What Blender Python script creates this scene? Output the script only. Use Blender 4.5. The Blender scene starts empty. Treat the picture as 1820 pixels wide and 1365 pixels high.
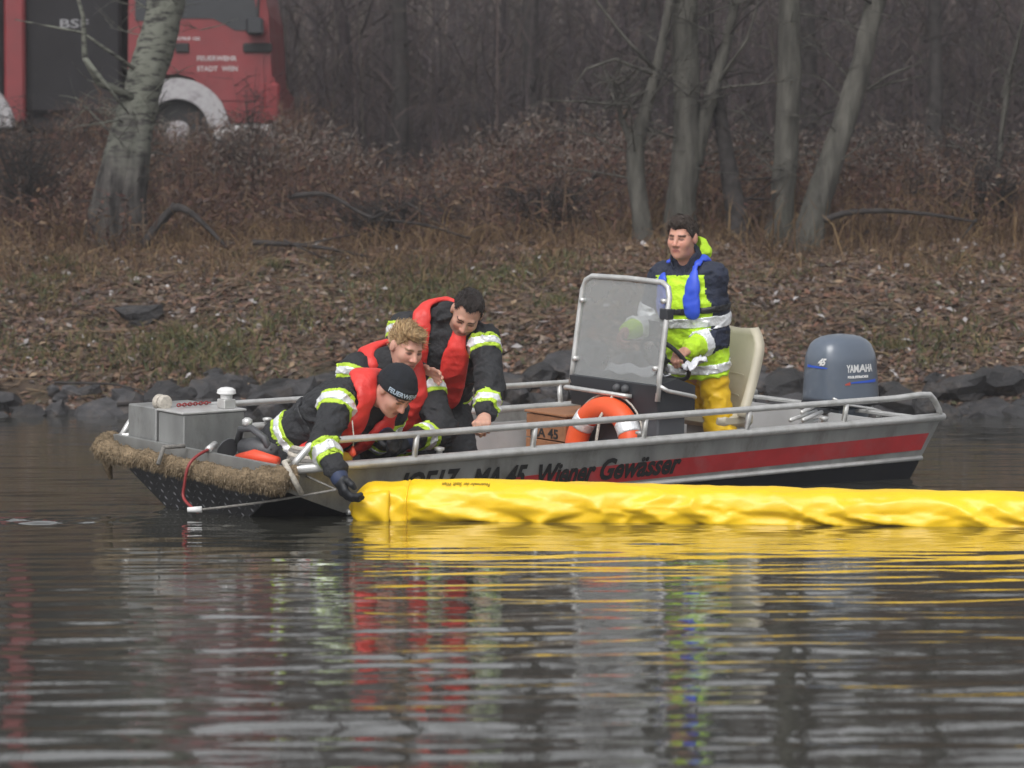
import bpy, math, random
import numpy as np
from mathutils import Matrix, Vector

random.seed(7)
rng = np.random.default_rng(11)
scene = bpy.context.scene
col = scene.collection
RAD = math.radians

# ------------------------------------------------------------------ camera
cam_d = bpy.data.cameras.new('camera')
cam = bpy.data.objects.new('camera', cam_d)
col.objects.link(cam)
cam.location = (0, 0, 1.148)
cam.rotation_euler = (RAD(90 - 2.069), 0, 0)
cam_d.sensor_width = 36
cam_d.lens = 100.56
cam_d.clip_start = 0.1
cam_d.clip_end = 2000
cam_d.dof.use_dof = True
cam_d.dof.focus_distance = 14.9
cam_d.dof.aperture_fstop = 3.6
scene.camera = cam

# ------------------------------------------------------------------ sky, sun, exposure
SUN_EL, SUN_AZ = 48.0, 200.0
world = bpy.data.worlds.new('World')
scene.world = world
world.use_nodes = True
wn = world.node_tree
wn.nodes.clear()
sky = wn.nodes.new('ShaderNodeTexSky')
sky.sky_type = 'NISHITA'
sky.sun_disc = False
sky.sun_elevation = RAD(SUN_EL)
sky.sun_rotation = RAD(SUN_AZ)
sky.air_density = 1.0
sky.dust_density = 4.0
hs = wn.nodes.new('ShaderNodeHueSaturation')
hs.inputs['Saturation'].default_value = 0.12
bg = wn.nodes.new('ShaderNodeBackground')
bg.inputs['Strength'].default_value = 0.13
wo = wn.nodes.new('ShaderNodeOutputWorld')
wn.links.new(sky.outputs[0], hs.inputs['Color'])
wn.links.new(hs.outputs[0], bg.inputs['Color'])
wn.links.new(bg.outputs[0], wo.inputs['Surface'])

sun_d = bpy.data.lights.new('sun', 'SUN')
sun_d.energy = 0.9
sun_d.angle = RAD(35)
sun_d.color = (1.0, 0.985, 0.96)
sun = bpy.data.objects.new('sun', sun_d)
col.objects.link(sun)
_sd = Vector((math.sin(RAD(SUN_AZ)) * math.cos(RAD(SUN_EL)), math.cos(RAD(SUN_AZ)) * math.cos(RAD(SUN_EL)), math.sin(RAD(SUN_EL))))
sun.rotation_euler = _sd.to_track_quat('Z', 'Y').to_euler()

scene.render.engine = 'CYCLES'
scene.cycles.use_denoising = True
scene.cycles.max_bounces = 8
scene.cycles.volume_bounces = 1
scene.view_settings.view_transform = 'Standard'
scene.view_settings.look = 'None'
scene.view_settings.exposure = 0.48
scene.view_settings.gamma = 1.0
scene.view_settings.use_curve_mapping = False

# ------------------------------------------------------------------ materials
def _nt(name):
    m = bpy.data.materials.new(name)
    m.use_nodes = True
    nt = m.node_tree
    return m, nt, nt.nodes['Principled BSDF']

def _rgb(c, k=1.0):
    return (min(c[0]*k, 1), min(c[1]*k, 1), min(c[2]*k, 1), 1)

def M(name, c, rough=0.6, metal=0.0, var=0.15, scale=6.0, bump=0.0, bscale=40.0, spec=0.5, coat=0.0, rvar=0.1, sss=0.0, dirt=None, dirt_amt=0.5, aniso=None):
    m, nt, b = _nt(name)
    N, L = nt.nodes, nt.links
    tc = N.new('ShaderNodeTexCoord')
    src = tc.outputs['Object']
    if aniso:
        mp = N.new('ShaderNodeMapping'); mp.inputs['Scale'].default_value = aniso
        L.new(src, mp.inputs['Vector']); src = mp.outputs[0]
    no = N.new('ShaderNodeTexNoise')
    no.inputs['Scale'].default_value = scale
    no.inputs['Detail'].default_value = 6
    L.new(src, no.inputs['Vector'])
    rp = N.new('ShaderNodeValToRGB')
    rp.color_ramp.elements[0].position = 0.3
    rp.color_ramp.elements[1].position = 0.7
    rp.color_ramp.elements[0].color = _rgb(c, 1 - var)
    rp.color_ramp.elements[1].color = _rgb(c, 1 + var)
    L.new(no.outputs['Fac'], rp.inputs[0])
    out = rp.outputs[0]
    if dirt:
        n2 = N.new('ShaderNodeTexNoise'); n2.inputs['Scale'].default_value = scale * 0.45; n2.inputs['Detail'].default_value = 8
        n2.inputs['Roughness'].default_value = 0.7
        L.new(src, n2.inputs['Vector'])
        r2 = N.new('ShaderNodeValToRGB'); r2.color_ramp.elements[0].position = 0.5; r2.color_ramp.elements[1].position = 0.68
        r2.color_ramp.elements[1].color = (dirt_amt, dirt_amt, dirt_amt, 1)
        L.new(n2.outputs['Fac'], r2.inputs[0])
        mx = N.new('ShaderNodeMixRGB'); mx.inputs[2].default_value = _rgb(dirt)
        L.new(r2.outputs[0], mx.inputs[0]); L.new(out, mx.inputs[1]); out = mx.outputs[0]
    L.new(out, b.inputs['Base Color'])
    mr = N.new('ShaderNodeMapRange')
    mr.inputs['To Min'].default_value = max(rough - rvar, 0.02); mr.inputs['To Max'].default_value = min(rough + rvar, 1)
    L.new(no.outputs['Fac'], mr.inputs['Value']); L.new(mr.outputs[0], b.inputs['Roughness'])
    b.inputs['Metallic'].default_value = metal
    b.inputs['Specular IOR Level'].default_value = spec
    b.inputs['Coat Weight'].default_value = coat
    if sss:
        b.inputs['Subsurface Weight'].default_value = sss
        b.inputs['Subsurface Radius'].default_value = (0.012, 0.005, 0.003)
        b.inputs['Subsurface Scale'].default_value = 0.6
    if bump:
        nb = N.new('ShaderNodeTexNoise'); nb.inputs['Scale'].default_value = bscale; nb.inputs['Detail'].default_value = 5
        L.new(src, nb.inputs['Vector'])
        bm = N.new('ShaderNodeBump'); bm.inputs['Strength'].default_value = bump; bm.inputs['Distance'].default_value = 0.02
        L.new(nb.outputs['Fac'], bm.inputs['Height']); L.new(bm.outputs[0], b.inputs['Normal'])
    return m

def M_island(name, cols, rough=0.85, trans=0.0, spec=0.3):
    """a random colour for each loose piece (leaf, stem, twig)"""
    m, nt, b = _nt(name)
    N, L = nt.nodes, nt.links
    g = N.new('ShaderNodeNewGeometry')
    rp = N.new('ShaderNodeValToRGB'); rp.color_ramp.interpolation = 'CONSTANT'
    cr = rp.color_ramp
    n = len(cols)
    while len(cr.elements) < n: cr.elements.new(0.5)
    for i, c in enumerate(cols):
        cr.elements[i].position = i / n
    for i, c in enumerate(cols):
        cr.elements[i].color = (*c, 1)
    L.new(g.outputs['Random Per Island'], rp.inputs[0])
    L.new(rp.outputs[0], b.inputs['Base Color'])
    b.inputs['Roughness'].default_value = rough
    b.inputs['Specular IOR Level'].default_value = spec
    return m

def M_attr(name, rough=0.5, sss=0.15):
    m, nt, b = _nt(name)
    a = nt.nodes.new('ShaderNodeAttribute'); a.attribute_name = 'Col'
    nt.links.new(a.outputs['Color'], b.inputs['Base Color'])
    b.inputs['Roughness'].default_value = rough
    b.inputs['Specular IOR Level'].default_value = 0.4
    b.inputs['Subsurface Weight'].default_value = sss
    b.inputs['Subsurface Radius'].default_value = (0.01, 0.004, 0.002)
    b.inputs['Subsurface Scale'].default_value = 0.5
    return m

# ------------------------------------------------------------------ mesh helpers
def link(name, me, parent=None, mats=(), smooth=False, loc=None):
    for m in (mats if isinstance(mats, (list, tuple)) else [mats]):
        me.materials.append(m)
    if smooth:
        me.polygons.foreach_set('use_smooth', np.ones(len(me.polygons), dtype=bool))
    o = bpy.data.objects.new(name, me)
    col.objects.link(o)
    if parent is not None: o.parent = parent
    if loc is not None: o.location = loc
    return o

def mesh_np(name, V, F):
    """V (n,3) array, F (m,k) array of equal-sized faces"""
    V = np.ascontiguousarray(V, dtype=np.float32); F = np.ascontiguousarray(F, dtype=np.int32)
    me = bpy.data.meshes.new(name)
    k = F.shape[1]
    me.vertices.add(len(V)); me.vertices.foreach_set('co', V.ravel())
    me.loops.add(F.size); me.loops.foreach_set('vertex_index', F.ravel())
    me.polygons.add(len(F))
    me.polygons.foreach_set('loop_start', np.arange(len(F), dtype=np.int32) * k)
    me.polygons.foreach_set('loop_total', np.full(len(F), k, dtype=np.int32))
    me.update(calc_edges=True); me.validate()
    return me

class MB:
    def __init__(self): self.v = []; self.f = []
    def add(self, V, F):
        o = len(self.v)
        self.v += [tuple(map(float, p)) for p in V]; self.f += [tuple(i + o for i in q) for q in F]
        return self
    def box(self, lo, hi, bev=0.0, mat=None):
        x0, y0, z0 = lo; x1, y1, z1 = hi
        b = bev
        if b <= 0:
            V = [(x0,y0,z0),(x1,y0,z0),(x1,y1,z0),(x0,y1,z0),(x0,y0,z1),(x1,y0,z1),(x1,y1,z1),(x0,y1,z1)]
            F = [(3,2,1,0),(4,5,6,7),(0,1,5,4),(1,2,6,5),(2,3,7,6),(3,0,4,7)]
        else:
            V = []; ids = {}
            for sx in (0, 1):
                for sy in (0, 1):
                    for sz in (0, 1):
                        c = [(x0, x1)[sx], (y0, y1)[sy], (z0, z1)[sz]]
                        d = [b if s == 0 else -b for s in (sx, sy, sz)]
                        for ax in range(3):
                            p = c[:]
                            for k in range(3):
                                if k != ax: p[k] += d[k]
                            ids[(sx, sy, sz, ax)] = len(V); V.append(tuple(p))
            F = []
            for ax in range(3):
                o = [k for k in range(3) if k != ax]
                for s in (0, 1):
                    q = []
                    for a, c in ((0,0),(1,0),(1,1),(0,1)):
                        t = [0,0,0]; t[ax] = s; t[o[0]] = a; t[o[1]] = c
                        q.append(ids[(*t, ax)])
                    F.append(q)
            for ax in range(3):          # edges running along ax
                o = [k for k in range(3) if k != ax]
                for a in (0, 1):
                    for c in (0, 1):
                        t0 = [0,0,0]; t0[o[0]] = a; t0[o[1]] = c; t1 = t0[:]; t1[ax] = 1
                        F.append([ids[(*t0, o[0])], ids[(*t1, o[0])], ids[(*t1, o[1])], ids[(*t0, o[1])]])
            for sx in (0, 1):
                for sy in (0, 1):
                    for sz in (0, 1):
                        F.append([ids[(sx, sy, sz, k)] for k in range(3)])
        if mat is not None:
            V = [tuple(mat @ Vector(p)) for p in V]
        return self.add(V, F)
    def tube(self, pts, r, n=10, cap=True, flat=1.0):
        pts = [Vector(p) for p in pts]
        rs = r if isinstance(r, (list, tuple)) else [r] * len(pts)
        rings = []
        t0 = (pts[1] - pts[0]).normalized()
        ref = Vector((0, 0, 1)) if abs(t0.z) < 0.9 else Vector((1, 0, 0))
        u = t0.cross(ref).normalized()
        V = []
        for i, p in enumerate(pts):
            if i == 0: t = pts[1] - pts[0]
            elif i == len(pts) - 1: t = pts[-1] - pts[-2]
            else: t = (pts[i+1] - p).normalized() + (p - pts[i-1]).normalized()
            t.normalize()
            u = (u - t * u.dot(t)).normalized()
            w = t.cross(u)
            for k in range(n):
                a = 2 * math.pi * k / n
                V.append(p + (u * math.cos(a) + w * math.sin(a) * flat) * rs[i])
        F = []
        for i in range(len(pts) - 1):
            for k in range(n):
                k2 = (k + 1) % n
                F.append((i*n+k, i*n+k2, (i+1)*n+k2, (i+1)*n+k))
        if cap:
            F.append(tuple(range(n))[::-1]); F.append(tuple((len(pts)-1)*n + k for k in range(n)))
        return self.add(V, F)
    def lathe(self, prof, mat=Matrix(), n=24):
        V = []; F = []
        for r, z in prof:
            for k in range(n):
                a = 2*math.pi*k/n
                V.append(tuple(mat @ Vector((r*math.cos(a), r*math.sin(a), z))))
        for i in range(len(prof)-1):
            for k in range(n):
                k2 = (k+1) % n
                F.append((i*n+k, i*n+k2, (i+1)*n+k2, (i+1)*n+k))
        F.append(tuple(range(n))[::-1]); F.append(tuple((len(prof)-1)*n+k for k in range(n)))
        return self.add(V, F)
    def prism(self, poly, d0, d1, axis='y'):
        """polygon given in the two other axes, pushed along axis from d0 to d1"""
        n = len(poly)
        def P(a, b, d): return {'y': (a, d, b), 'x': (d, a, b), 'z': (a, b, d)}[axis]
        V = [P(a, b, d0) for a, b in poly] + [P(a, b, d1) for a, b in poly]
        F = [tuple(range(n)), tuple(range(2*n-1, n-1, -1))]
        for i in range(n):
            j = (i+1) % n
            F.append((i, i+n, j+n, j))
        return self.add(V, F)
    def build(self, name, mats, parent=None, smooth=False, loc=None):
        me = bpy.data.meshes.new(name)
        me.from_pydata(self.v, [], self.f); me.validate()
        import bmesh
        bm = bmesh.new(); bm.from_mesh(me); bmesh.ops.recalc_face_normals(bm, faces=bm.faces); bm.to_mesh(me); bm.free()
        o = link(name, me, parent, mats, smooth, loc)
        if smooth == 'auto':
            me.polygons.foreach_set('use_smooth', np.ones(len(me.polygons), dtype=bool))
            try: me.set_sharp_from_angle(angle=RAD(38))
            except Exception: pass
        return o

def tag(o, label=None, cat=None, group=None, kind=None):
    if label: o['label'] = label
    if cat: o['category'] = cat
    if group: o['group'] = group
    if kind: o['kind'] = kind
    return o

def empty(name, loc=(0, 0, 0), parent=None):
    o = bpy.data.objects.new(name, None); o.empty_display_size = 0.1
    col.objects.link(o); o.location = loc
    if parent is not None: o.parent = parent
    return o

def text_geo(body, size, extrude=0.0015, shear=0.0, bold=0.0, space=1.0):
    """lettering as arrays: x along the line, y up, z out"""
    cu = bpy.data.curves.new('lettering', 'FONT')
    cu.body = body; cu.size = size; cu.extrude = extrude; cu.shear = shear; cu.offset = bold; cu.space_character = space
    cu.resolution_u = 3
    ob = bpy.data.objects.new('lettering', cu); col.objects.link(ob)
    dg = bpy.context.evaluated_depsgraph_get(); dg.update()
    me = bpy.data.meshes.new_from_object(ob.evaluated_get(dg))
    V = np.array([v.co[:] for v in me.vertices]); F = [tuple(p.vertices) for p in me.polygons]
    bpy.data.objects.remove(ob); bpy.data.curves.remove(cu); bpy.data.meshes.remove(me)
    return V, F

def text_on(name, body, size, mat4, mats, parent, width=None, **k):
    V, F = text_geo(body, size, **k)
    V[:, 0] -= V[:, 0].min()
    if width: V[:, 0] *= width / V[:, 0].max()
    me = bpy.data.meshes.new(name)
    me.from_pydata([tuple(mat4 @ Vector(p)) for p in V], [], F)
    return link(name, me, parent, mats)

def frame(o, x, y, z):
    m = Matrix.Identity(4)
    for i, a in enumerate((x, y, z)):
        for k in range(3): m[k][i] = a[k]
    for k in range(3): m[k][3] = o[k]
    return m

def poly_tubes(P, Rr, s=4):
    """many polylines at once: P (n,k,3), Rr (n,k) -> verts, quad faces"""
    n, k, _ = P.shape
    T = P[:, -1] - P[:, 0]
    T /= np.linalg.norm(T, axis=1, keepdims=True) + 1e-9
    ref = np.where(np.abs(T[:, 2:3]) < 0.8, np.array([[0, 0, 1.0]]), np.array([[1.0, 0, 0]]))
    U = np.cross(T, ref); U /= np.linalg.norm(U, axis=1, keepdims=True) + 1e-9
    W = np.cross(T, U)
    if s == 2:
        a = rng.uniform(0, 2*np.pi, n)
        D = U*np.cos(a)[:, None] + W*np.sin(a)[:, None]
        V = np.stack([P - D[:, None]*Rr[..., None], P + D[:, None]*Rr[..., None]], 2)
        V = V.reshape(-1, 3)
        base = (np.arange(n)*k*2)[:, None] + (np.arange(k-1)*2)[None]
        F = np.stack([base, base+1, base+3, base+2], -1).reshape(-1, 4)
        return V, F
    ang = np.arange(s)*2*np.pi/s
    D = U[:, None]*np.cos(ang)[None, :, None] + W[:, None]*np.sin(ang)[None, :, None]
    V = (P[:, :, None] + D[:, None]*Rr[:, :, None, None]).reshape(-1, 3)
    b = (np.arange(n)*k*s)[:, None, None] + (np.arange(k-1)*s)[None, :, None]
    j = np.arange(s)[None, None]; j2 = (j+1) % s
    F = np.stack([b+j, b+j2, b+s+j2, b+s+j], -1).reshape(-1, 4)
    return V, F

def merge(parts):
    Vs, Fs, o = [], [], 0
    for V, F in parts:
        Vs.append(V); Fs.append(F + o); o += len(V)
    return np.concatenate(Vs), np.concatenate(Fs)

def norm(v):
    v = np.asarray(v, float); return v/np.linalg.norm(v)

def vnoise(p, seed=0):
    """smooth value noise, p (n,3) -> -1..1"""
    p = np.asarray(p, np.float32)
    i = np.floor(p).astype(np.int64); f = p - i; f = f*f*(3-2*f)
    def h(a, b, c):
        n = (a*374761393 + b*668265263 + c*2147483647 + seed*1274126177) & 0xffffffff
        n = ((n ^ (n >> 13)) * 1274126177) & 0xffffffff
        n = n ^ (n >> 16)
        return (n & 0xffff).astype(np.float32)/32767.5 - 1
    r = 0
    for dx in (0, 1):
        for dy in (0, 1):
            for dz in (0, 1):
                w = (f[:, 0] if dx else 1-f[:, 0])*(f[:, 1] if dy else 1-f[:, 1])*(f[:, 2] if dz else 1-f[:, 2])
                r = r + w*h(i[:, 0]+dx, i[:, 1]+dy, i[:, 2]+dz)
    return r

# ------------------------------------------------------------------ boat frame (x forward, y port, z up; z=0 the gunwale)
TH, PI_, HE = RAD(40.103), RAD(1.404), RAD(3.611)
_h = np.array([-math.cos(TH), -math.sin(TH), 0]); _p = np.array([math.sin(TH), -math.cos(TH), 0]); _u = np.array([0, 0, 1.0])
_h2 = _h*math.cos(PI_) - _u*math.sin(PI_); _u2 = _u*math.cos(PI_) + _h*math.sin(PI_)
_p2 = _p*math.cos(HE) - _u2*math.sin(HE); _u3 = _u2*math.cos(HE) + _p*math.sin(HE)
BR = np.stack([_h2, _p2, _u3], 1)
BO = np.array([0.2158, 15.6887, 0.3454])
BM = frame(BO, BR[:, 0], BR[:, 1], BR[:, 2])
def b2w(p): return BO + BR @ np.asarray(p, float)
def w2b(p): return (np.asarray(p) - BO) @ BR


# ================================================================== SETTING
MAT = {}
MAT['ground'] = M('leafy_soil', (0.085, 0.062, 0.047), 0.95, var=0.45, scale=2.2, bump=0.8, bscale=9, spec=0.15, dirt=(0.05, 0.052, 0.028), dirt_amt=0.7)
MAT['rock'] = M('basalt_rock', (0.036, 0.035, 0.038), 0.75, var=0.5, scale=1.6, bump=1.0, bscale=5, dirt=(0.085, 0.066, 0.05), dirt_amt=0.7)
_n = MAT['rock'].node_tree; _b = _n.nodes['Principled BSDF']; _src = _b.inputs['Base Color'].links[0].from_socket      # each stone its own tone
_oi = _n.nodes.new('ShaderNodeObjectInfo'); _mr = _n.nodes.new('ShaderNodeMapRange'); _mr.inputs['To Min'].default_value = 0.45; _mr.inputs['To Max'].default_value = 1.5
_n.links.new(_oi.outputs['Random'], _mr.inputs[0]); _mu = _n.nodes.new('ShaderNodeMixRGB'); _mu.blend_type = 'MULTIPLY'; _mu.inputs[0].default_value = 1.0
_n.links.new(_src, _mu.inputs[1]); _n.links.new(_mr.outputs[0], _mu.inputs[2]); _n.links.new(_mu.outputs[0], _b.inputs['Base Color'])
MAT['leaf'] = M_island('fallen_leaves', [(0.12,0.066,0.046),(0.17,0.092,0.055),(0.08,0.048,0.038),(0.20,0.125,0.082),(0.145,0.065,0.04),(0.10,0.064,0.052),(0.20,0.155,0.12),(0.125,0.082,0.052),(0.065,0.043,0.037),(0.17,0.10,0.078),(0.065,0.066,0.032),(0.05,0.034,0.03),(0.16,0.13,0.115),(0.09,0.07,0.062)], 0.75, spec=0.5)
MAT['pale_leaf'] = M_island('pale_leaves', [(0.30,0.28,0.28),(0.25,0.22,0.20),(0.40,0.38,0.38),(0.28,0.20,0.13)], 0.55)
MAT['grass'] = M_island('grass', [(0.065,0.078,0.026),(0.10,0.096,0.032),(0.05,0.065,0.028),(0.14,0.115,0.045),(0.12,0.09,0.045)], 0.7)
MAT['weed'] = M_island('dead_weeds', [(0.078,0.047,0.039),(0.10,0.053,0.041),(0.064,0.046,0.042),(0.13,0.078,0.046),(0.09,0.043,0.037),(0.16,0.11,0.073),(0.06,0.04,0.036),(0.12,0.06,0.042)], 0.9)
MAT['seed'] = M_island('seed_heads', [(0.095,0.076,0.066),(0.17,0.145,0.128),(0.075,0.058,0.05),(0.10,0.072,0.06)], 0.95)
MAT['tan'] = M_island('tan_grass', [(0.16,0.10,0.05),(0.12,0.075,0.042),(0.20,0.135,0.07),(0.10,0.062,0.04),(0.085,0.05,0.036)], 0.9)
MAT['twig'] = M_island('woodland_twigs', [(0.044,0.034,0.037),(0.058,0.043,0.044),(0.034,0.027,0.030),(0.070,0.051,0.048),(0.050,0.042,0.035),(0.040,0.030,0.034)], 0.95)
MAT['bark'] = M('grey_bark', (0.075, 0.071, 0.062), 0.9, var=0.5, scale=9, bump=1.0, bscale=26, spec=0.2, dirt=(0.03, 0.032, 0.025), dirt_amt=0.9, aniso=(1, 1, 0.22))
MAT['bark_dark'] = M('dark_bark', (0.036, 0.032, 0.031), 0.9, var=0.4, scale=9, bump=0.8, bscale=22, spec=0.2)
def birch_mat():
    m, nt, b = _nt('birch_bark'); N, L = nt.nodes, nt.links
    tc = N.new('ShaderNodeTexCoord')
    mp = N.new('ShaderNodeMapping'); mp.inputs['Scale'].default_value = (2.2, 2.2, 9.0); L.new(tc.outputs['Object'], mp.inputs[0])
    n1 = N.new('ShaderNodeTexNoise'); n1.inputs['Scale'].default_value = 2.4; n1.inputs['Detail'].default_value = 8; n1.inputs['Roughness'].default_value = 0.65; L.new(mp.outputs[0], n1.inputs[0])
    r1 = N.new('ShaderNodeValToRGB'); e = r1.color_ramp.elements
    e[0].position = 0.41; e[0].color = (0.025, 0.023, 0.022, 1); e[1].position = 0.50; e[1].color = (0.13, 0.134, 0.11, 1)
    L.new(n1.outputs['Fac'], r1.inputs[0])
    # the old rough bark low on the trunk is dark
    sx = N.new('ShaderNodeSeparateXYZ'); L.new(tc.outputs['Object'], sx.inputs[0])
    n2 = N.new('ShaderNodeTexNoise'); n2.inputs['Scale'].default_value = 3.0; n2.inputs['Detail'].default_value = 6; L.new(tc.outputs['Object'], n2.inputs[0])
    ad = N.new('ShaderNodeMath'); ad.operation = 'MULTIPLY_ADD'; ad.inputs[1].default_value = 1.6; L.new(n2.outputs['Fac'], ad.inputs[0]); L.new(sx.outputs['Z'], ad.inputs[2])
    mr = N.new('ShaderNodeMapRange'); mr.inputs['From Min'].default_value = 1.6; mr.inputs['From Max'].default_value = 2.3; L.new(ad.outputs[0], mr.inputs[0])
    mx = N.new('ShaderNodeMixRGB'); r3 = N.new('ShaderNodeValToRGB'); r3.color_ramp.elements[0].position = 0.35; r3.color_ramp.elements[0].color = (0.016, 0.014, 0.014, 1); r3.color_ramp.elements[1].position = 0.65; r3.color_ramp.elements[1].color = (0.085, 0.078, 0.072, 1)
    m3_ = N.new('ShaderNodeMapping'); m3_.inputs['Scale'].default_value = (14, 14, 2.5); L.new(tc.outputs['Object'], m3_.inputs[0]); n3 = N.new('ShaderNodeTexNoise'); n3.inputs['Scale'].default_value = 1.0; n3.inputs['Detail'].default_value = 6; L.new(m3_.outputs[0], n3.inputs[0]); L.new(n3.outputs['Fac'], r3.inputs[0]); L.new(r3.outputs[0], mx.inputs[1]); L.new(mr.outputs[0], mx.inputs[0]); L.new(r1.outputs[0], mx.inputs[2])
    L.new(mx.outputs[0], b.inputs['Base Color']); b.inputs['Roughness'].default_value = 0.85; b.inputs['Specular IOR Level'].default_value = 0.25
    bm = N.new('ShaderNodeBump'); bm.inputs['Strength'].default_value = 0.7; bm.inputs['Distance'].default_value = 0.02; L.new(n1.outputs['Fac'], bm.inputs['Height']); L.new(bm.outputs[0], b.inputs['Normal'])
    return m
MAT['birch'] = birch_mat()

# ---- ground: river bed, leafy bank, level ground behind and a wooded rise
_gy = np.array([-400, 18, 22.5, 24.0, 24.5, 25.2, 26.5, 27.9, 30, 33.5, 35.5, 45, 60, 80, 130, 180, 460])
_gz = np.array([-2.2, -2.0, -0.9, -0.10, 0.12, 0.46, 1.00, 1.46, 1.70, 1.98, 2.42, 2.55, 2.8, 5.0, 15.0, 20, 21])
def ground_z(x, y):
    x = np.asarray(x, float); y = np.asarray(y, float)
    yy = y + 0.25*np.sin(x*0.7+1) + 0.15*np.sin(x*1.9)
    z = np.interp(yy, _gy, _gz)
    p = np.stack([x, y, 0*x], -1).reshape(-1, 3)
    n = (0.07*vnoise(p*1.3, 1) + 0.035*vnoise(p*3.7, 2)).reshape(x.shape)
    return z + n*np.clip((yy-24)/2, 0, 1)
xs = np.concatenate([np.linspace(-430, -12, 24)[:-1], np.arange(-12, 12.01, 0.12), np.linspace(12, 430, 24)[1:]])
ys = np.concatenate([np.linspace(-400, 18, 8)[:-1], np.arange(18, 24, 0.5), np.arange(24, 31, 0.10), np.arange(31, 46, 0.4), np.linspace(46, 460, 60)])
gx, gy_ = np.meshgrid(xs, ys)
V = np.stack([gx, gy_, ground_z(gx, gy_)], -1).reshape(-1, 3)
ny, nx = gx.shape
ii = (np.arange(ny-1)[:, None]*nx + np.arange(nx-1)[None]).ravel()
F = np.stack([ii, ii+1, ii+nx+1, ii+nx], 1)
ground = link('river_bank', mesh_np('river_bank', V, F), None, MAT['ground'], True)
tag(ground, 'brown leaf covered river bank rising to flat ground and a wooded slope', kind='structure')

# ---- water
def wave(x, y):
    h = np.zeros_like(x)
    r = np.random.default_rng(5)
    for i in range(34):
        lam = 0.10*(11.0**(i/33.0))
        a = r.normal(0, 0.26 if lam < 0.5 else 0.5)
        k = 2*np.pi/lam
        sl = 0.0086 if lam < 0.3 else (0.0050 if lam < 0.6 else 0.0030)
        h += sl/k*np.sin(k*(np.sin(a)*x + np.cos(a)*y) + r.uniform(0, 6.28))
    # patches of calmer and livelier water
    g = 0.75 + 0.5*(0.5+0.5*np.sin(0.9*x+0.4*y+1)*np.sin(0.55*y-0.3*x))
    # the chop the bow pushes ahead of it
    d = np.exp(-(((x+2.25)/0.62)**2 + ((y-13.6-0.12*x-0.27)/0.30)**2))
    for i in range(10):
        lam = r.uniform(0.09, 0.22); k = 2*np.pi/lam; a = r.uniform(-1.2, 1.2)
        h += d*0.09/k*np.sin(k*(np.sin(a)*x + np.cos(a)*y) + r.uniform(0, 6.28))
    return h*g
fade = lambda x, y: np.clip((5.7-np.abs(x))/1.0, 0, 1)*np.clip((y-4.5)/1.0, 0, 1)*np.clip((25.5-y)/2.5, 0.25, 1)
wx = np.concatenate([np.linspace(-420, -5.8, 14)[:-1], np.arange(-5.8, 5.81, 0.048), np.linspace(5.8, 420, 14)[1:]])
wy = [4.0]
while wy[-1] < 25.6: wy.append(wy[-1] + (0.017 + 0.0019*max(wy[-1]-5, 0)))
wy = np.concatenate([np.linspace(-390, 4, 14)[:-1], np.array(wy)])
gx, gy_ = np.meshgrid(wx, wy)
Z = wave(gx, gy_)*fade(gx, gy_)
V = np.stack([gx, gy_, Z], -1).reshape(-1, 3)
ny, nx = gx.shape
ii = (np.arange(ny-1)[:, None]*nx + np.arange(nx-1)[None]).ravel()
F = np.stack([ii, ii+1, ii+nx+1, ii+nx], 1)
cen = V[F].mean(1); lb = w2b(cen)
F = F[~((np.abs(lb[:, 1]) < 0.655) & (lb[:, 0] > -2.0) & (lb[:, 0] < 1.72))]   # the boat displaces the water it floats in
def water_mat():
    m, nt, b = _nt('river_water'); N, L = nt.nodes, nt.links
    b.inputs['Base Color'].default_value = (0.038, 0.038, 0.031, 1)
    b.inputs['Roughness'].default_value = 0.03; b.inputs['IOR'].default_value = 1.95
    tc = N.new('ShaderNodeTexCoord'); mp = N.new('ShaderNodeMapping'); mp.inputs['Scale'].default_value = (0.55, 1.0, 1.0); L.new(tc.outputs['Object'], mp.inputs[0])
    n1 = N.new('ShaderNodeTexNoise'); n1.inputs['Scale'].default_value = 9.0; n1.inputs['Detail'].default_value = 4; n1.inputs['Roughness'].default_value = 0.55; L.new(mp.outputs[0], n1.inputs[0])
    bm = N.new('ShaderNodeBump'); bm.inputs['Strength'].default_value = 0.13; bm.inputs['Distance'].default_value = 0.012
    L.new(n1.outputs['Fac'], bm.inputs['Height']); L.new(bm.outputs[0], b.inputs['Normal'])
    return m
MAT['water'] = water_mat()
water = link('river_water', mesh_np('river_water', V, F), None, MAT['water'], True)
tag(water, 'dark rippled river water with coloured reflections', kind='structure')

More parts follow.
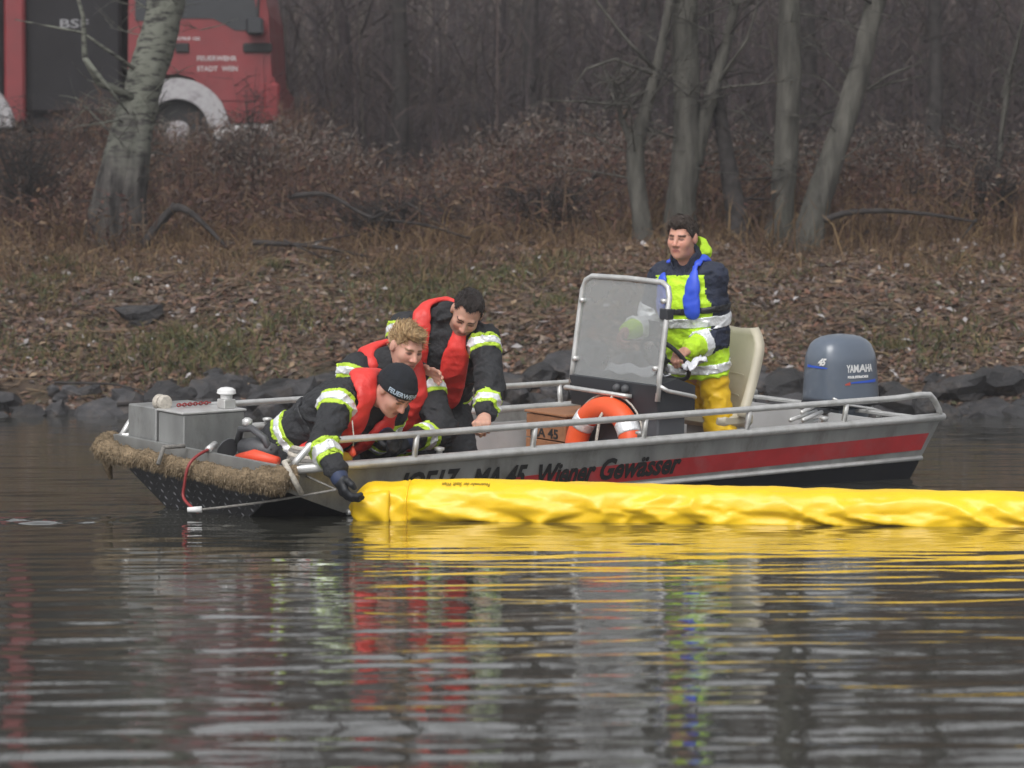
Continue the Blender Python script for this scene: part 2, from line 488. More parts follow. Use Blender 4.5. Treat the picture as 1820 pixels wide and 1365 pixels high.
# ---- riprap: every stone a part of the bank
def rock_mesh(seed):
    import bmesh
    bm = bmesh.new(); bmesh.ops.create_icosphere(bm, subdivisions=2, radius=1)
    r = np.random.default_rng(seed)
    planes = r.normal(size=(9, 3)); planes /= np.linalg.norm(planes, axis=1)[:, None]; dd = r.uniform(0.55, 0.95, 9)
    for v in bm.verts:
        p = np.array(v.co)
        for n_, d_ in zip(planes, dd):
            t = p @ n_ - d_
            if t > 0: p = p - n_*t
        p = p*(1 + 0.10*r.normal()) + 0.04*r.normal(size=3)
        v.co = p
    me = bpy.data.meshes.new('rock'); bm.to_mesh(me); bm.free()
    me.materials.append(MAT['rock'])
    return me
rmesh = [rock_mesh(s) for s in range(9)]
cnt = 0
for row, (y0, z0, sz) in enumerate([(24.0, -0.02, 0.17), (24.25, 0.10, 0.20), (24.55, 0.2, 0.19), (24.85, 0.3, 0.11)]):
    x = -6.2
    while x < 6.2:
        s = sz*random.uniform(0.6, 1.4)
        y = y0 + random.uniform(-0.12, 0.12)
        if row == 3 and random.random() < 0.45: x += s*2; continue
        o = bpy.data.objects.new('rock', random.choice(rmesh)); col.objects.link(o); o.parent = ground
        o.location = (x, y, float(ground_z(np.array([x]), np.array([y]))[0]) + s*0.15 + random.uniform(-0.04, 0.04))
        o.scale = (s*random.uniform(0.9, 1.6), s*random.uniform(0.7, 1.0), s*random.uniform(0.55, 0.85))
        o.rotation_euler = (random.uniform(-0.5, 0.5), random.uniform(-0.4, 0.4), random.uniform(0, 6.28))
        x += s*random.uniform(0.85, 1.45); cnt += 1
for (x, y, s) in [(-3.42, 26.35, 0.17)]:
    o = bpy.data.objects.new('rock', rmesh[3]); col.objects.link(o); o.parent = ground
    o.location = (x, y, float(ground_z(np.array([x]), np.array([y]))[0]) + s*0.3); o.scale = (s*1.5, s, s*0.75); o.rotation_euler = (0.2, 0.1, x)

# ---- fallen leaves
def leaves(n, xlo, xhi, ylo, yhi, smin, smax, lift=0.012, tilt=0.45):
    x = rng.uniform(xlo, xhi, n); y = rng.uniform(ylo, yhi, n)
    pn = np.stack([x*0.9, y*1.6, 0*x], 1); keep = (vnoise(pn, 21) + 0.6*vnoise(pn*2.7, 22)) < rng.normal(0.62, 0.40, n)      # thinner patches
    x, y = x[keep], y[keep]; n = len(x)
    z = ground_z(x, y) + rng.uniform(0.0, lift*2, n)
    s = rng.uniform(smin, smax, n)[:, None]
    a = rng.uniform(0, 6.283, n); t = rng.normal(0, tilt, n); t2 = rng.normal(0, tilt, n)
    slope = 0.38*((y > 24.3) & (y < 28.2))
    U = np.stack([np.cos(a), np.sin(a), np.sin(a)*slope + t], 1); W = np.stack([-np.sin(a), np.cos(a), np.cos(a)*slope + t2], 1)
    U /= np.linalg.norm(U, axis=1)[:, None]; W /= np.linalg.norm(W, axis=1)[:, None]
    c = np.stack([x, y, z], 1); Nn = np.cross(U, W)
    wd = rng.uniform(0.35, 0.7, n)[:, None]
    cu = rng.uniform(-0.1, 0.35, n)[:, None]
    P = np.stack([c - U*s, c + W*s*wd + Nn*s*cu, c + U*s, c - W*s*wd + Nn*s*cu], 1)
    V = P.reshape(-1, 3); b = np.arange(n)*4
    F = np.concatenate([np.stack([b, b+1, b+2], 1), np.stack([b, b+2, b+3], 1)])
    return V, F
V, F = leaves(84000, -7.2, 7.2, 24.35, 29.5, 0.014, 0.055)
tag(link('fallen_leaves', mesh_np('fallen_leaves', V, F), None, MAT['leaf']), 'brown fallen leaves strewn over the bank', 'leaves', kind='stuff')
V, F = leaves(1300, -7.5, 7.5, 24.6, 28.4, 0.016, 0.060, lift=0.03)
tag(link('pale_leaves', mesh_np('pale_leaves', V, F), None, MAT['pale_leaf']), 'pale whitish leaves scattered on the bank', 'leaves', kind='stuff')

# ---- dry stalks lying on the slope and rusty grass creeping down from the top
n = 20000
x = rng.uniform(-7.5, 7.5, n); y = 24.5 + 4.6*rng.random(n)**0.8; z = ground_z(x, y) + rng.uniform(0.0, 0.04, n)
a = rng.normal(0.25, 0.75, n); L_ = rng.uniform(0.04, 0.22, n); sl_ = 0.38*((y > 24.3) & (y < 28.2))
d = np.stack([np.cos(a), np.sin(a), np.sin(a)*sl_ + rng.normal(0, 0.12, n)], 1)*L_[:, None]
c = np.stack([x, y, z], 1)
V, F = poly_tubes(np.stack([c - d, c + np.array([0, 0, 0.008]), c + d], 1), np.array([1, 1, 0.5])[None]*rng.uniform(0.002, 0.0045, n)[:, None], 2)
MAT['stalk'] = M_island('dry_stalks', [(0.16,0.105,0.06),(0.10,0.06,0.04),(0.22,0.155,0.095),(0.075,0.05,0.04),(0.13,0.07,0.042),(0.18,0.13,0.09),(0.06,0.045,0.038)], 0.85)
tag(link('dry_stalks', mesh_np('dry_stalks', V, F), None, MAT['stalk']), 'dry brown stalks lying among the leaves', 'stalks', kind='stuff')

# ---- grass
def blades(cx, cy, n, spread, h, w=0.006, droop=0.5):
    x = cx + rng.normal(0, spread, n); y = cy + rng.normal(0, spread*0.7, n); z = ground_z(x, y)
    a = rng.uniform(0, 6.283, n); hh = h*rng.uniform(0.4, 1.1, n); d = hh*rng.uniform(0.1, droop, n)*1.2
    P = np.stack([np.stack([x, y, z], 1), np.stack([x+np.cos(a)*d*0.35, y+np.sin(a)*d*0.35, z+hh*0.65], 1), np.stack([x+np.cos(a)*d, y+np.sin(a)*d, z+hh], 1)], 1)
    Rr = np.array([1.0, 0.8, 0.1])[None]*w*rng.uniform(0.6, 1.4, n)[:, None]
    return poly_tubes(P, Rr, 2)
parts = []
for i in range(120):
    cx = rng.uniform(-6.5, 6.5); cy = rng.uniform(25.1, 27.6)
    parts.append(blades(cx, cy, int(rng.integers(25, 90)), rng.uniform(0.06, 0.25), rng.uniform(0.05, 0.12), 0.005, 1.2))
for cx, cy in [(-0.9, 26.3), (-0.5, 26.6), (-2.7, 25.4), (-2.55, 25.1), (-2.0, 25.9), (0.2, 27.0), (-3.2, 25.6), (3.9, 25.6), (-0.75, 26.9), (-2.95, 25.2)]:
    parts.append(blades(cx, cy, 330, 0.32, 0.12, 0.006, 1.2))
V, F = merge(parts)
tag(link('bank_grass', mesh_np('bank_grass', V, F), None, MAT['grass']), 'patches of green grass on the leafy bank', 'grass', kind='stuff')

# ---- dead weeds on the level ground
def weeds(n, xlo, xhi, ylo, yhi, hlo, hhi, w):
    x = rng.uniform(xlo, xhi, n); y = rng.uniform(ylo, yhi, n); z = ground_z(x, y)
    cl = 0.72 + 0.5*vnoise(np.stack([x*0.8, y*0.8, 0*x], 1), 9)
    h = rng.uniform(hlo, hhi, n)*np.clip(cl, 0.3, 1.3)
    a = rng.uniform(0, 6.283, n); l = h*np.abs(rng.normal(0, 0.22, n))
    P = np.stack([np.stack([x + np.cos(a)*l*t**1.6, y + np.sin(a)*l*t**1.6, z + h*t], 1) for t in (0, 0.35, 0.7, 1.0)], 1)
    Rr = np.array([1, 0.8, 0.55, 0.25])[None]*w*rng.uniform(0.6, 1.5, n)[:, None]
    return P, Rr, h
def side_shoots(P, per, ln, w, up=0.5, tmin=0.2):
    n = len(P); i = np.repeat(np.arange(n), per); m = len(i)
    t = rng.uniform(tmin, 0.98, m)*(P.shape[1]-1); j = np.minimum(t.astype(int), P.shape[1]-2); f = (t-j)[:, None]
    s = P[i, j]*(1-f) + P[i, j+1]*f
    a = rng.uniform(0, 6.283, m); L_ = ln*rng.uniform(0.3, 1.2, m)
    d = np.stack([np.cos(a), np.sin(a), up + rng.normal(0, 0.45, m)], 1); d /= np.linalg.norm(d, axis=1)[:, None]
    mid = s + d*L_[:, None]*0.5; e = s + d*L_[:, None] + np.array([0, 0, -0.1])*L_[:, None]*rng.uniform(-1, 2, m)[:, None]
    return np.stack([s, mid, e], 1), np.array([1, 0.8, 0.3])[None]*w*rng.uniform(0.5, 1.4, m)[:, None]
parts = []
P2, R2, _ = weeds(2200, -8, -2.4, 33.4, 35.7, 0.75, 1.25, 0.006)
parts.append(poly_tubes(P2, R2, 2)); Ps, Rs = side_shoots(P2, 5, 0.22, 0.004); parts.append(poly_tubes(Ps, Rs, 2))
P, Rr, h = weeds(5600, -8.4, 8.4, 28.0, 35.0, 0.40, 1.0, 0.006)
parts.append(poly_tubes(P, Rr, 2)); Ps, Rs = side_shoots(P, 6, 0.22, 0.0045); parts.append(poly_tubes(Ps, Rs, 2))
Pl, Rl = side_shoots(P, 5, 0.07, 0.014, up=-0.2); parts.append(poly_tubes(Pl, Rl, 2))
V, F = merge(parts)
tag(link('dead_weeds', mesh_np('dead_weeds', V, F), None, MAT['weed']), 'tall reddish brown dead weeds on the level ground', 'weeds', kind='stuff')
k = (h > 0.62) & (rng.random(len(h)) < 0.6)
tops = P[k][:, -1]; n = len(tops); per = 14
c = np.repeat(tops, per, 0) + rng.normal(0, 1, (n*per, 3))*np.array([0.045, 0.045, 0.07])
d = rng.normal(0, 1, (n*per, 3)); d /= np.linalg.norm(d, axis=1)[:, None]
Ls = rng.uniform(0.015, 0.035, n*per)[:, None]
V, F = poly_tubes(np.stack([c-d*Ls, c+d*Ls], 1), np.full((n*per, 2), 0.007), 2)
tag(link('weed_seed_heads', mesh_np('weed_seed_heads', V, F), None, MAT['seed']), 'greyish fluffy seed heads on top of the dead weeds', 'seed heads', kind='stuff')
parts = [blades(rng.uniform(-7, 8), rng.uniform(27.9, 31), 50, 0.3, rng.uniform(0.15, 0.5), 0.005, 1.1) for _ in range(60)]
for cx in np.arange(1.3, 5.6, 0.16): parts.append(blades(cx, rng.uniform(28.0, 29.6), 60, 0.22, rng.uniform(0.3, 0.65), 0.006, 0.8))
for _ in range(420):
    cy_ = 26.4 + 2.2*rng.random()**0.5
    parts.append(blades(rng.uniform(-7.2, 7.2), cy_, 26, 0.16, rng.uniform(0.10, 0.22) + 0.10*(cy_-26.4)/2.2, 0.004, 1.5))
V, F = merge(parts)
tag(link('tan_grass', mesh_np('tan_grass', V, F), None, MAT['tan']), 'dry tan grass along the top edge of the bank', 'grass', kind='stuff')

# ---- bare woodland behind
def bare_tree_arrays(n, xlo, xhi, ylo, yhi, hlo, hhi, rlo, rhi, nb, nt_, sides=5):
    x = rng.uniform(xlo, xhi, n); y = rng.uniform(ylo, yhi, n)
    z = ground_z(x, y) - 0.1; h = rng.uniform(hlo, hhi, n); r = rng.uniform(rlo, rhi, n)
    K = 8; t = np.linspace(0, 1, K)
    wob = rng.normal(0, 1, (n, K, 2)).cumsum(1)*0.018*h[:, None, None]; wob[:, 0] = 0
    lean = rng.normal(0, 0.07, (n, 2))*h[:, None]
    P = np.stack([x[:, None] + wob[..., 0] + lean[:, :1]*t, y[:, None] + wob[..., 1] + lean[:, 1:]*t, z[:, None] + h[:, None]*t], -1)
    parts = [poly_tubes(P, r[:, None]*(1-0.85*t)[None], sides)]
    i = np.repeat(np.arange(n), nb); m = len(i)
    tt = rng.uniform(0.08, 0.95, m); q = tt*(K-1); j = np.minimum(q.astype(int), K-2); f = (q-j)[:, None]
    s = P[i, j]*(1-f) + P[i, j+1]*f
    a = rng.uniform(0, 6.283, m); L_ = h[i]*(0.30*(1-tt) + 0.06)*rng.uniform(0.5, 1.2, m)
    up = rng.uniform(0.25, 1.1, m)
    d = np.stack([np.cos(a), np.sin(a), up], 1); d /= np.linalg.norm(d, axis=1)[:, None]
    B = np.stack([s + d*L_[:, None]*u + np.array([0, 0, 0.12])*(L_*u*u)[:, None] + rng.normal(0, 0.03, (m, 3))*L_[:, None]*u for u in (0, 0.35, 0.7, 1)], 1)
    br = r[i]*(1-0.8*tt)*0.32
    parts.append(poly_tubes(B, br[:, None]*np.array([1, 0.7, 0.45, 0.15])[None], 3 if ylo < 60 else 2))
    T, Rt = side_shoots(B, nt_, 1.0, 1.0, up=0.6, tmin=0.15)
    T = T[:, :1] + (T - T[:, :1])*(np.repeat(L_, nt_)*0.4)[:, None, None]
    Rt = Rt*np.clip(np.repeat(br, nt_)*0.3, 0.004, 0.012)[:, None]
    parts.append(poly_tubes(T, Rt, 2))
    return merge(parts)
parts = [bare_tree_arrays(170, -22, 22, 41, 80, 7, 12.5, 0.04, 0.12, 44, 5),
         bare_tree_arrays(300, -42, 42, 80, 140, 7, 12, 0.06, 0.18, 22, 2)]
# thin understorey shoots
P, Rr, h = weeds(6600, -12.5, 12.5, 38.3, 66, 1.5, 6.0, 0.011)
parts.append(poly_tubes(P, Rr, 2)); Ps, Rs = side_shoots(P, 10, 0.7, 0.008, up=0.8); parts.append(poly_tubes(Ps, Rs, 2))
V, F = merge(parts)
tag(link('woodland', mesh_np('woodland', V, F), None, MAT['twig']), 'grey brown mass of bare woodland twigs behind the weeds', 'woods', kind='stuff')

# ---- trees that stand out
def limb_pts(a, b, bend, n=5):
    a, b, bend = (np.array(q, float) for q in (a, b, bend))
    return [a + (b-a)*t + bend*math.sin(math.pi*t) for t in np.linspace(0, 1, n)]
def tree(name, label, stems, bark, cat='tree', group=None, crown_n=14, branches=(), fork=True):
    """stems: list of (points, radii) in world space; the first is the trunk"""
    base = np.array(stems[0][0][0])
    root = empty(name, tuple(base)); tag(root, label, cat, group)
    for si, (pts, rad) in enumerate(stems):
        P = np.array(pts, float); t = np.linspace(0, 1, len(P)); tt = np.linspace(0, 1, 14*len(P))
        Q = np.stack([np.interp(tt, t, P[:, k]) for k in range(3)], 1)
        for k in range(3):     # smooth corners
            q = Q[:, k].copy()
            for _ in range(30): q[1:-1] = 0.25*q[:-2] + 0.5*q[1:-1] + 0.25*q[2:]
            Q[:, k] = q
        Rr = np.interp(tt, t, rad)
        s = 28
        V, F = poly_tubes(Q[None], Rr[None], s)
        w = vnoise(V*np.array([6, 6, 2.2]), 31+si)*0.10 + vnoise(V*np.array([16, 16, 5]), 32)*0.06 - (1-np.abs(vnoise(V*np.array([34, 34, 7]), 33)))**2*0.07
        V = V + (V - np.repeat(Q, s, 0))*w[:, None]
        link('trunk' if si == 0 else 'stem', mesh_np('trunk', V - base, F), root, bark, True)
    for (pts, rad) in branches:
        mb = MB(); n = len(pts)
        mb.tube([np.array(p) - base for p in pts], [rad*(1-0.75*i/(n-1)) for i in range(n)], 7)
        mb.build('branch', bark, root, True)
    # thin side twigs low on the stems, then the crown of bare branches
    parts = []
    for (pts, rad) in stems:
        Pq = np.array(pts, float)[None]; B, Rb = side_shoots(Pq, 16, 0.9, 0.010, up=0.45, tmin=0.3); parts.append(poly_tubes(B, Rb, 4))
        T, Rt = side_shoots(B, 7, 0.4, 0.005, up=0.3); parts.append(poly_tubes(T, Rt, 3))
    for (pts, rad) in stems[:1]:
        top = np.array(pts[-1]); r0 = rad[-1]
        prev = np.array(pts[-2]); dirv = norm(top - prev)
        n = crown_n; a = rng.uniform(0, 6.283, n); t0 = rng.uniform(0, 1, n)
        s0 = top[None] + dirv[None]*(t0*5.0)[:, None]
        parts.append(poly_tubes(np.stack([top + dirv*u*5.5 + np.array([0.15*math.sin(3*u), 0.1*math.cos(4*u), 0]) for u in np.linspace(-0.05, 1, 6)])[None], (r0*np.linspace(1.0, 0.15, 6))[None], 8))
        d = np.stack([np.cos(a), np.sin(a), rng.uniform(0.3, 1.0, n)], 1); L_ = rng.uniform(1.2, 3.0, n)*(1.1-0.6*t0)
        B = np.stack([s0 + d*L_[:, None]*u + rng.normal(0, 0.05, (n, 3))*u*L_[:, None] for u in (0, 0.33, 0.66, 1)], 1)
        parts.append(poly_tubes(B, (r0*0.35*(1-0.6*t0))[:, None]*np.array([1, 0.7, 0.45, 0.15])[None], 5))
        T, Rt = side_shoots(B, 9, 0.7, 0.008, up=0.5); parts.append(poly_tubes(T, Rt, 3))
        T2, Rt2 = side_shoots(T, 4, 0.3, 0.004, up=0.4); parts.append(poly_tubes(T2, Rt2, 2))
    V, F = merge(parts)
    link('crown', mesh_np('crown', V - base, F), root, bark, True)
    return root
tree('birch_tree', 'thick pale barked birch leaning right at left of picture', [
    ([(-4.06,28.6,1.35),(-3.98,28.6,1.85),(-3.84,28.65,2.45),(-3.70,28.75,3.05),(-3.57,28.85,3.55),(-3.46,29.0,4.1),(-3.3,29.2,5.6)], [0.30,0.235,0.215,0.20,0.19,0.19,0.16]),
    ([(-3.80,28.50,1.35),(-3.79,28.5,1.9),(-3.72,28.55,2.4),(-3.66,28.62,2.85)], [0.22,0.15,0.13,0.08])], MAT['birch'],
    branches=[([(-3.74,28.6,2.95),(-4.1,28.45,3.12),(-4.23,28.4,3.35),(-4.24,28.4,3.75),(-4.38,28.35,4.3)], 0.05),
              ([(-4.23,28.4,3.35),(-4.02,28.3,3.1),(-3.8,28.45,2.8)], 0.03),
              ([(-3.75,28.5,3.25),(-4.25,28.4,3.6),(-4.9,28.3,3.72)], 0.022)])
tree('alder_tree', 'slim forked dark trunk just left of the helmsman', [
    ([(1.30,27.9,1.3),(1.27,27.95,1.75),(1.21,28.0,2.15),(1.20,28.0,2.45),(1.33,28.0,2.9),(1.46,28.05,3.4),(1.60,28.1,4.2)], [0.13,0.10,0.09,0.085,0.06,0.05,0.04]),
    ([(1.20,28.0,2.42),(1.06,28.0,2.75),(0.98,27.95,3.1)], [0.05,0.03,0.018])], MAT['bark'],
    branches=[([(1.40,28.0,3.15),(1.0,27.9,3.3),(0.72,27.85,3.2),(0.55,27.8,2.95)], 0.02), ([(1.40,28.0,3.2),(1.1,27.9,3.5),(0.75,27.9,3.95),(0.5,27.9,4.3)], 0.022)], crown_n=9)
tree('alder_tree', 'broad upright grey trunk directly behind the helmsman', [
    ([(1.62,28.2,1.3),(1.66,28.2,1.9),(1.72,28.2,2.5),(1.72,28.25,3.1),(1.70,28.3,4.0),(1.72,28.4,5.2)], [0.21,0.155,0.148,0.14,0.135,0.12]),
    ([(1.80,28.2,2.3),(1.93,28.2,2.9),(2.12,28.25,3.5),(2.24,28.3,4.1)], [0.09,0.07,0.055,0.045])], MAT['bark'],
    branches=[([(1.95,28.2,3.0),(2.3,28.1,3.5),(2.5,28.0,4.2)], 0.025)])
tree('alder_tree', 'straight brownish grey trunk right of the helmsman', [
    ([(2.60,28.2,1.3),(2.66,28.2,1.8),(2.70,28.2,2.4),(2.72,28.25,3.1),(2.74,28.3,4.0),(2.78,28.4,5.4)], [0.21,0.14,0.125,0.118,0.11,0.095])], MAT['bark'])
tree('alder_tree', 'grey trunk leaning right, beside the straight one', [
    ([(2.86,28.0,1.3),(2.93,28.05,1.75),(3.10,28.1,2.25),(3.28,28.2,2.75),(3.44,28.25,3.3),(3.60,28.3,3.95),(3.8,28.4,4.8)], [0.20,0.148,0.128,0.115,0.106,0.10,0.085])], MAT['bark'],
    branches=[([(3.58,28.25,3.85),(3.3,28.1,4.0),(3.05,28.0,3.85)], 0.022)])
tree('alder_tree', 'short dark leaning stem between the two broad trunks', [
    ([(2.30,28.25,1.3),(2.22,28.28,1.75),(2.13,28.3,2.3),(2.04,28.35,2.9),(1.98,28.4,3.5)], [0.17,0.12,0.09,0.06,0.03])], MAT['bark_dark'], crown_n=6)
tree('sapling', 'thin pale sapling stem at far right of the weeds', [
    ([(5.02,29.5,1.5),(5.0,29.5,2.2),(5.06,29.5,2.9),(5.13,29.5,3.3)], [0.035,0.03,0.028,0.02])], MAT['bark'], crown_n=6)
for i, (x, y, h, r, lab) in enumerate([(-1.6, 39.0, 10, 0.12, 'slender grey tree in the haze right of the red truck'), (0.2, 41.0, 11, 0.13, 'slender hazy tree left of the forked trunk'), (5.6, 38.5, 10, 0.10, 'slender dark tree in the haze at right edge'), (4.1, 40.5, 11, 0.12, 'slender hazy tree right of the leaning trunk'), (2.0, 43.0, 12, 0.15, 'hazy tree showing between the broad trunks behind helmsman')]):
    z = float(ground_z(np.array([x]), np.array([y]))[0])
    tree('woodland_tree', lab, [([(x, y, z-0.2), (x+0.1, y, z+1.2), (x+0.05, y, z+2.6), (x+0.25, y, z+h*0.5)], [r*1.3, r, r*0.9, r*0.7])], MAT['bark_dark'], group='slender trees in the haze')

# ---- leafless shrub in front of the truck's tail
def shrub(label, cx, cy, n, h, spread):
    z = float(ground_z(np.array([cx]), np.array([cy]))[0]); base = np.array([cx, cy, z])
    root = empty('bare_shrub', tuple(base)); tag(root, label, 'shrub')
    a = rng.uniform(0, 6.283, n); l = rng.uniform(0.1, 1.0, n)*spread; hh = h*rng.uniform(0.5, 1.0, n)
    P = np.stack([np.stack([np.cos(a)*l*t**1.3 + rng.normal(0, 0.02, n)*t, np.sin(a)*l*t**1.3, hh*t], 1) for t in (0, 0.3, 0.6, 1.0)], 1)
    st = poly_tubes(P, np.array([1, 0.75, 0.5, 0.2])[None]*rng.uniform(0.006, 0.016, n)[:, None], 5)
    link('stems', mesh_np('stems', *st), root, MAT['bark_dark'], True)
    B, Rb = side_shoots(P, 9, 0.35, 0.005, up=0.5); T, Rt = side_shoots(B, 4, 0.14, 0.003, up=0.3)
    link('twigs', mesh_np('twigs', *merge([poly_tubes(B, Rb, 3), poly_tubes(T, Rt, 2)])), root, MAT['bark_dark'], True)
shrub('dark leafless shrub at left edge below the truck', -5.0, 29.6, 46, 1.5, 0.75)
shrub('low leafless shrub between birch and truck wheel', -3.0, 32.6, 34, 1.0, 0.6)
shrub('tall thin leafless shrub in front of the truck cab', -3.12, 34.3, 22, 1.75, 0.45)
shrub('tangled low brush above the blond man', -1.25, 28.5, 40, 0.62, 1.0)
shrub('tangled low brush left of the forked trunk', 0.35, 28.7, 40, 0.70, 0.9)
shrub('tangled leafless brush near right edge of the bank', 4.75, 28.9, 44, 0.95, 0.9)

# ---- fallen branches
def fallen(label, pts, r, subs=()):
    base = np.array(pts[0]); mb = MB(); n = len(pts)
    P = np.array(pts); tt = np.linspace(0, n-1, 4*n)
    Q = np.stack([np.interp(tt, np.arange(n), P[:, k]) for k in range(3)], 1)
    for _ in range(3): Q[1:-1] = 0.25*Q[:-2] + 0.5*Q[1:-1] + 0.25*Q[2:]
    mb.tube([q - base for q in Q], [r*(1-0.7*i/(len(Q)-1)) for i in range(len(Q))], 8)
    root = empty('fallen_branch', tuple(base)); mb.build('limb', MAT['bark_dark'], root, True)
    for s in subs:
        m2 = MB(); m2.tube([np.array(q) - base for q in s], [r*0.45*(1-0.7*i/(len(s)-1)) for i in range(len(s))], 6); m2.build('twig', MAT['bark_dark'], root, True)
    tag(root, label, 'branch', 'fallen branches')
    return root
gz1 = lambda x, y, h=0.0: (x, y, float(ground_z(np.array([x]), np.array([y]))[0]) + h)
fallen('arching dark branch over tan grass right of the trunks', [gz1(3.0,28.0,0.25), gz1(3.25,27.9,0.40), gz1(3.65,27.8,0.45), gz1(4.1,27.75,0.40), gz1(4.5,27.7,0.34)], 0.035, [[gz1(4.5,27.75,0.36), gz1(4.35,27.7,0.18)]])
fallen('long thin fallen branch arching in weeds at picture centre', [gz1(-2.2,28.2,0.45), gz1(-1.8,28.1,0.55), gz1(-1.4,28.0,0.30), gz1(-0.9,27.9,0.25), gz1(-0.4,27.8,0.12)], 0.028, [[gz1(-1.4,28.0,0.3), gz1(-1.0,27.8,0.45), gz1(-0.6,27.6,0.25)]])
fallen('forked dead branch lying right of the birch', [gz1(-3.6,28.0,0.1), gz1(-3.3,28.0,0.45), gz1(-3.1,27.9,0.36), gz1(-2.75,27.7,0.05)], 0.055, [[gz1(-3.3,28.0,0.45), gz1(-3.5,27.8,0.2)]])
fallen('low dark branch pile on the bank left of the firemen', [gz1(-2.5,27.6,0.12), gz1(-1.9,27.6,0.16), gz1(-1.3,27.5,0.08)], 0.03, [[gz1(-2.2,27.6,0.15), gz1(-1.7,27.4,0.05)], [gz1(-2.0,27.6,0.15), gz1(-1.5,27.7,0.25)]])
fallen('pale bare stick lying over the rocks at left', [gz1(-3.95,24.7,0.24), gz1(-3.4,24.6,0.22), gz1(-3.0,24.45,0.12)], 0.014)
fallen('pale driftwood stick low on the rocks behind metal box', [gz1(-3.35,24.25,0.20), gz1(-2.9,24.22,0.19), gz1(-2.4,24.2,0.16)], 0.018)

# ================================================================== TRUCK on the road behind the weeds
MAT['truck_red'] = M('truck_red_paint', (0.17, 0.009, 0.013), 0.55, var=0.14, scale=3, coat=0.3, dirt=(0.2, 0.05, 0.05), dirt_amt=0.3)
MAT['truck_dark'] = M('dark_truck_body', (0.016, 0.015, 0.017), 0.7, var=0.3, scale=3, spec=0.2)
MAT['truck_glass'] = M('truck_window_glass', (0.02, 0.022, 0.026), 0.08, var=0.1)
MAT['white'] = M('white_paint', (0.72, 0.72, 0.72), 0.5, var=0.08)
MAT['speckle'] = M('salt_flecked_white', (0.33, 0.32, 0.33), 0.6, var=0.1, scale=25, dirt=(0.16, 0.14, 0.15), dirt_amt=1.0)
MAT['tyre'] = M('tyre_rubber', (0.02, 0.02, 0.021), 0.85, var=0.2)
TX, TY, TZ = -2.97, 36.2, 2.52          # front lower corner of the cab side, ground level
truck = empty('fire_truck', (TX, TY, TZ))
tag(truck, 'red fire truck with dark body parked behind the birch and weeds', 'truck')
cab_poly = [(-0.02,0.62),(-0.02,1.18),(-0.06,1.20),(-0.10,2.0),(-0.28,2.95),(-0.45,3.05),(-1.85,3.05),(-1.88,0.95),(-1.72,0.95),(-1.62,1.12),(-1.45,1.22),(-1.25,1.24),(-1.05,1.18),(-0.88,1.0),(-0.80,0.78),(-0.78,0.62)]
MB().prism(cab_poly, 0.0, 2.35, 'y').build('cab', MAT['truck_red'], truck)
MB().prism([(-0.20,1.78),(-0.52,1.78),(-0.66,1.86),(-0.80,1.93),(-1.30,1.93),(-1.30,2.82),(-0.40,2.82)], -0.012, 0.06, 'y').build('side_window', MAT['truck_glass'], truck)
MB().prism([(-1.42,1.9),(-1.78,1.9),(-1.78,2.75),(-1.42,2.75)], -0.010, 0.05, 'y').build('rear_side_window', MAT['truck_glass'], truck)
door = MB().prism([(-0.16,0.9),(-0.16,1.74),(-0.5,1.74),(-0.66,1.82),(-0.82,1.89),(-1.33,1.89),(-1.33,1.27),(-1.05,1.25),(-0.84,1.08),(-0.72,0.9)], -0.016, 0.03, 'y').build('door', MAT['truck_red'], truck)
MB().box((-1.27,-0.05,1.50),(-1.10,-0.017,1.62),0.01).build('handle', MAT['tyre'], door)
MB().box((-0.36,-0.30,1.70),(-0.14,-0.06,1.92),0.03).build('mirror', MAT['truck_glass'], truck)
MB().tube([(-0.2,-0.05,2.3),(-0.2,-0.22,2.25),(-0.22,-0.22,1.85)],0.02,8).build('mirror_arm', MAT['tyre'], truck)
MB().box((-0.42,-0.06,1.50),(-0.05,-0.02,1.62),0.02).build('trim_strip', MAT['tyre'], truck)
MB().box((-0.80,-0.03,0.30),(-0.03,2.35,0.60),0.03).build('bumper', MAT['white'], truck)
MB().box((-0.16,-0.06,0.62),(0.04,2.4,1.12),0.03).build('corner_panel', MAT['truck_red'], truck)
def wheel_set(cx):
    arc_o, arc_i = 0.66, 0.40
    mb = MB(); V = []; F = []; n = 18
    for k in range(n+1):
        a = math.pi*(0.02 + 0.96*k/n)
        for r, d in ((arc_o,-0.05),(arc_i,-0.05),(arc_i,0.5),(arc_o,0.5)): V.append((cx + r*math.cos(a), d, 0.52 + r*math.sin(a)))
    for k in range(n):
        for j in range(4):
            j2 = (j+1) % 4; F.append((k*4+j, k*4+j2, (k+1)*4+j2, (k+1)*4+j))
    mb.add(V, F); mb.build('mudguard', MAT['speckle'], truck, 'auto')
    w = empty('wheel', (cx, 0.2, 0.5), truck)
    rot = Matrix.Rotation(RAD(90), 4, 'X')
    MB().lathe([(0.30,-0.14),(0.46,-0.15),(0.5,-0.10),(0.5,0.10),(0.46,0.15),(0.30,0.14)], rot, 28).build('tyre', MAT['tyre'], w, 'auto')
    MB().lathe([(0.05,0.155),(0.12,0.16),(0.20,0.11),(0.29,0.13),(0.29,-0.1)], rot, 24).build('rim', MAT['speckle'], w, 'auto')
wheel_set(-1.25); wheel_set(-3.95)
MB().box((-3.35,0.15,0.75),(-1.98,2.3,3.2),0.04).build('equipment_body', MAT['truck_dark'], truck)
MB().box((-3.44,0.0,0.62),(-3.18,2.35,3.3),0.03).build('red_pillar', MAT['truck_red'], truck)
MB().box((-6.5,0.1,0.9),(-3.46,2.3,3.2),0.04).build('rear_body', MAT['truck_dark'], truck)
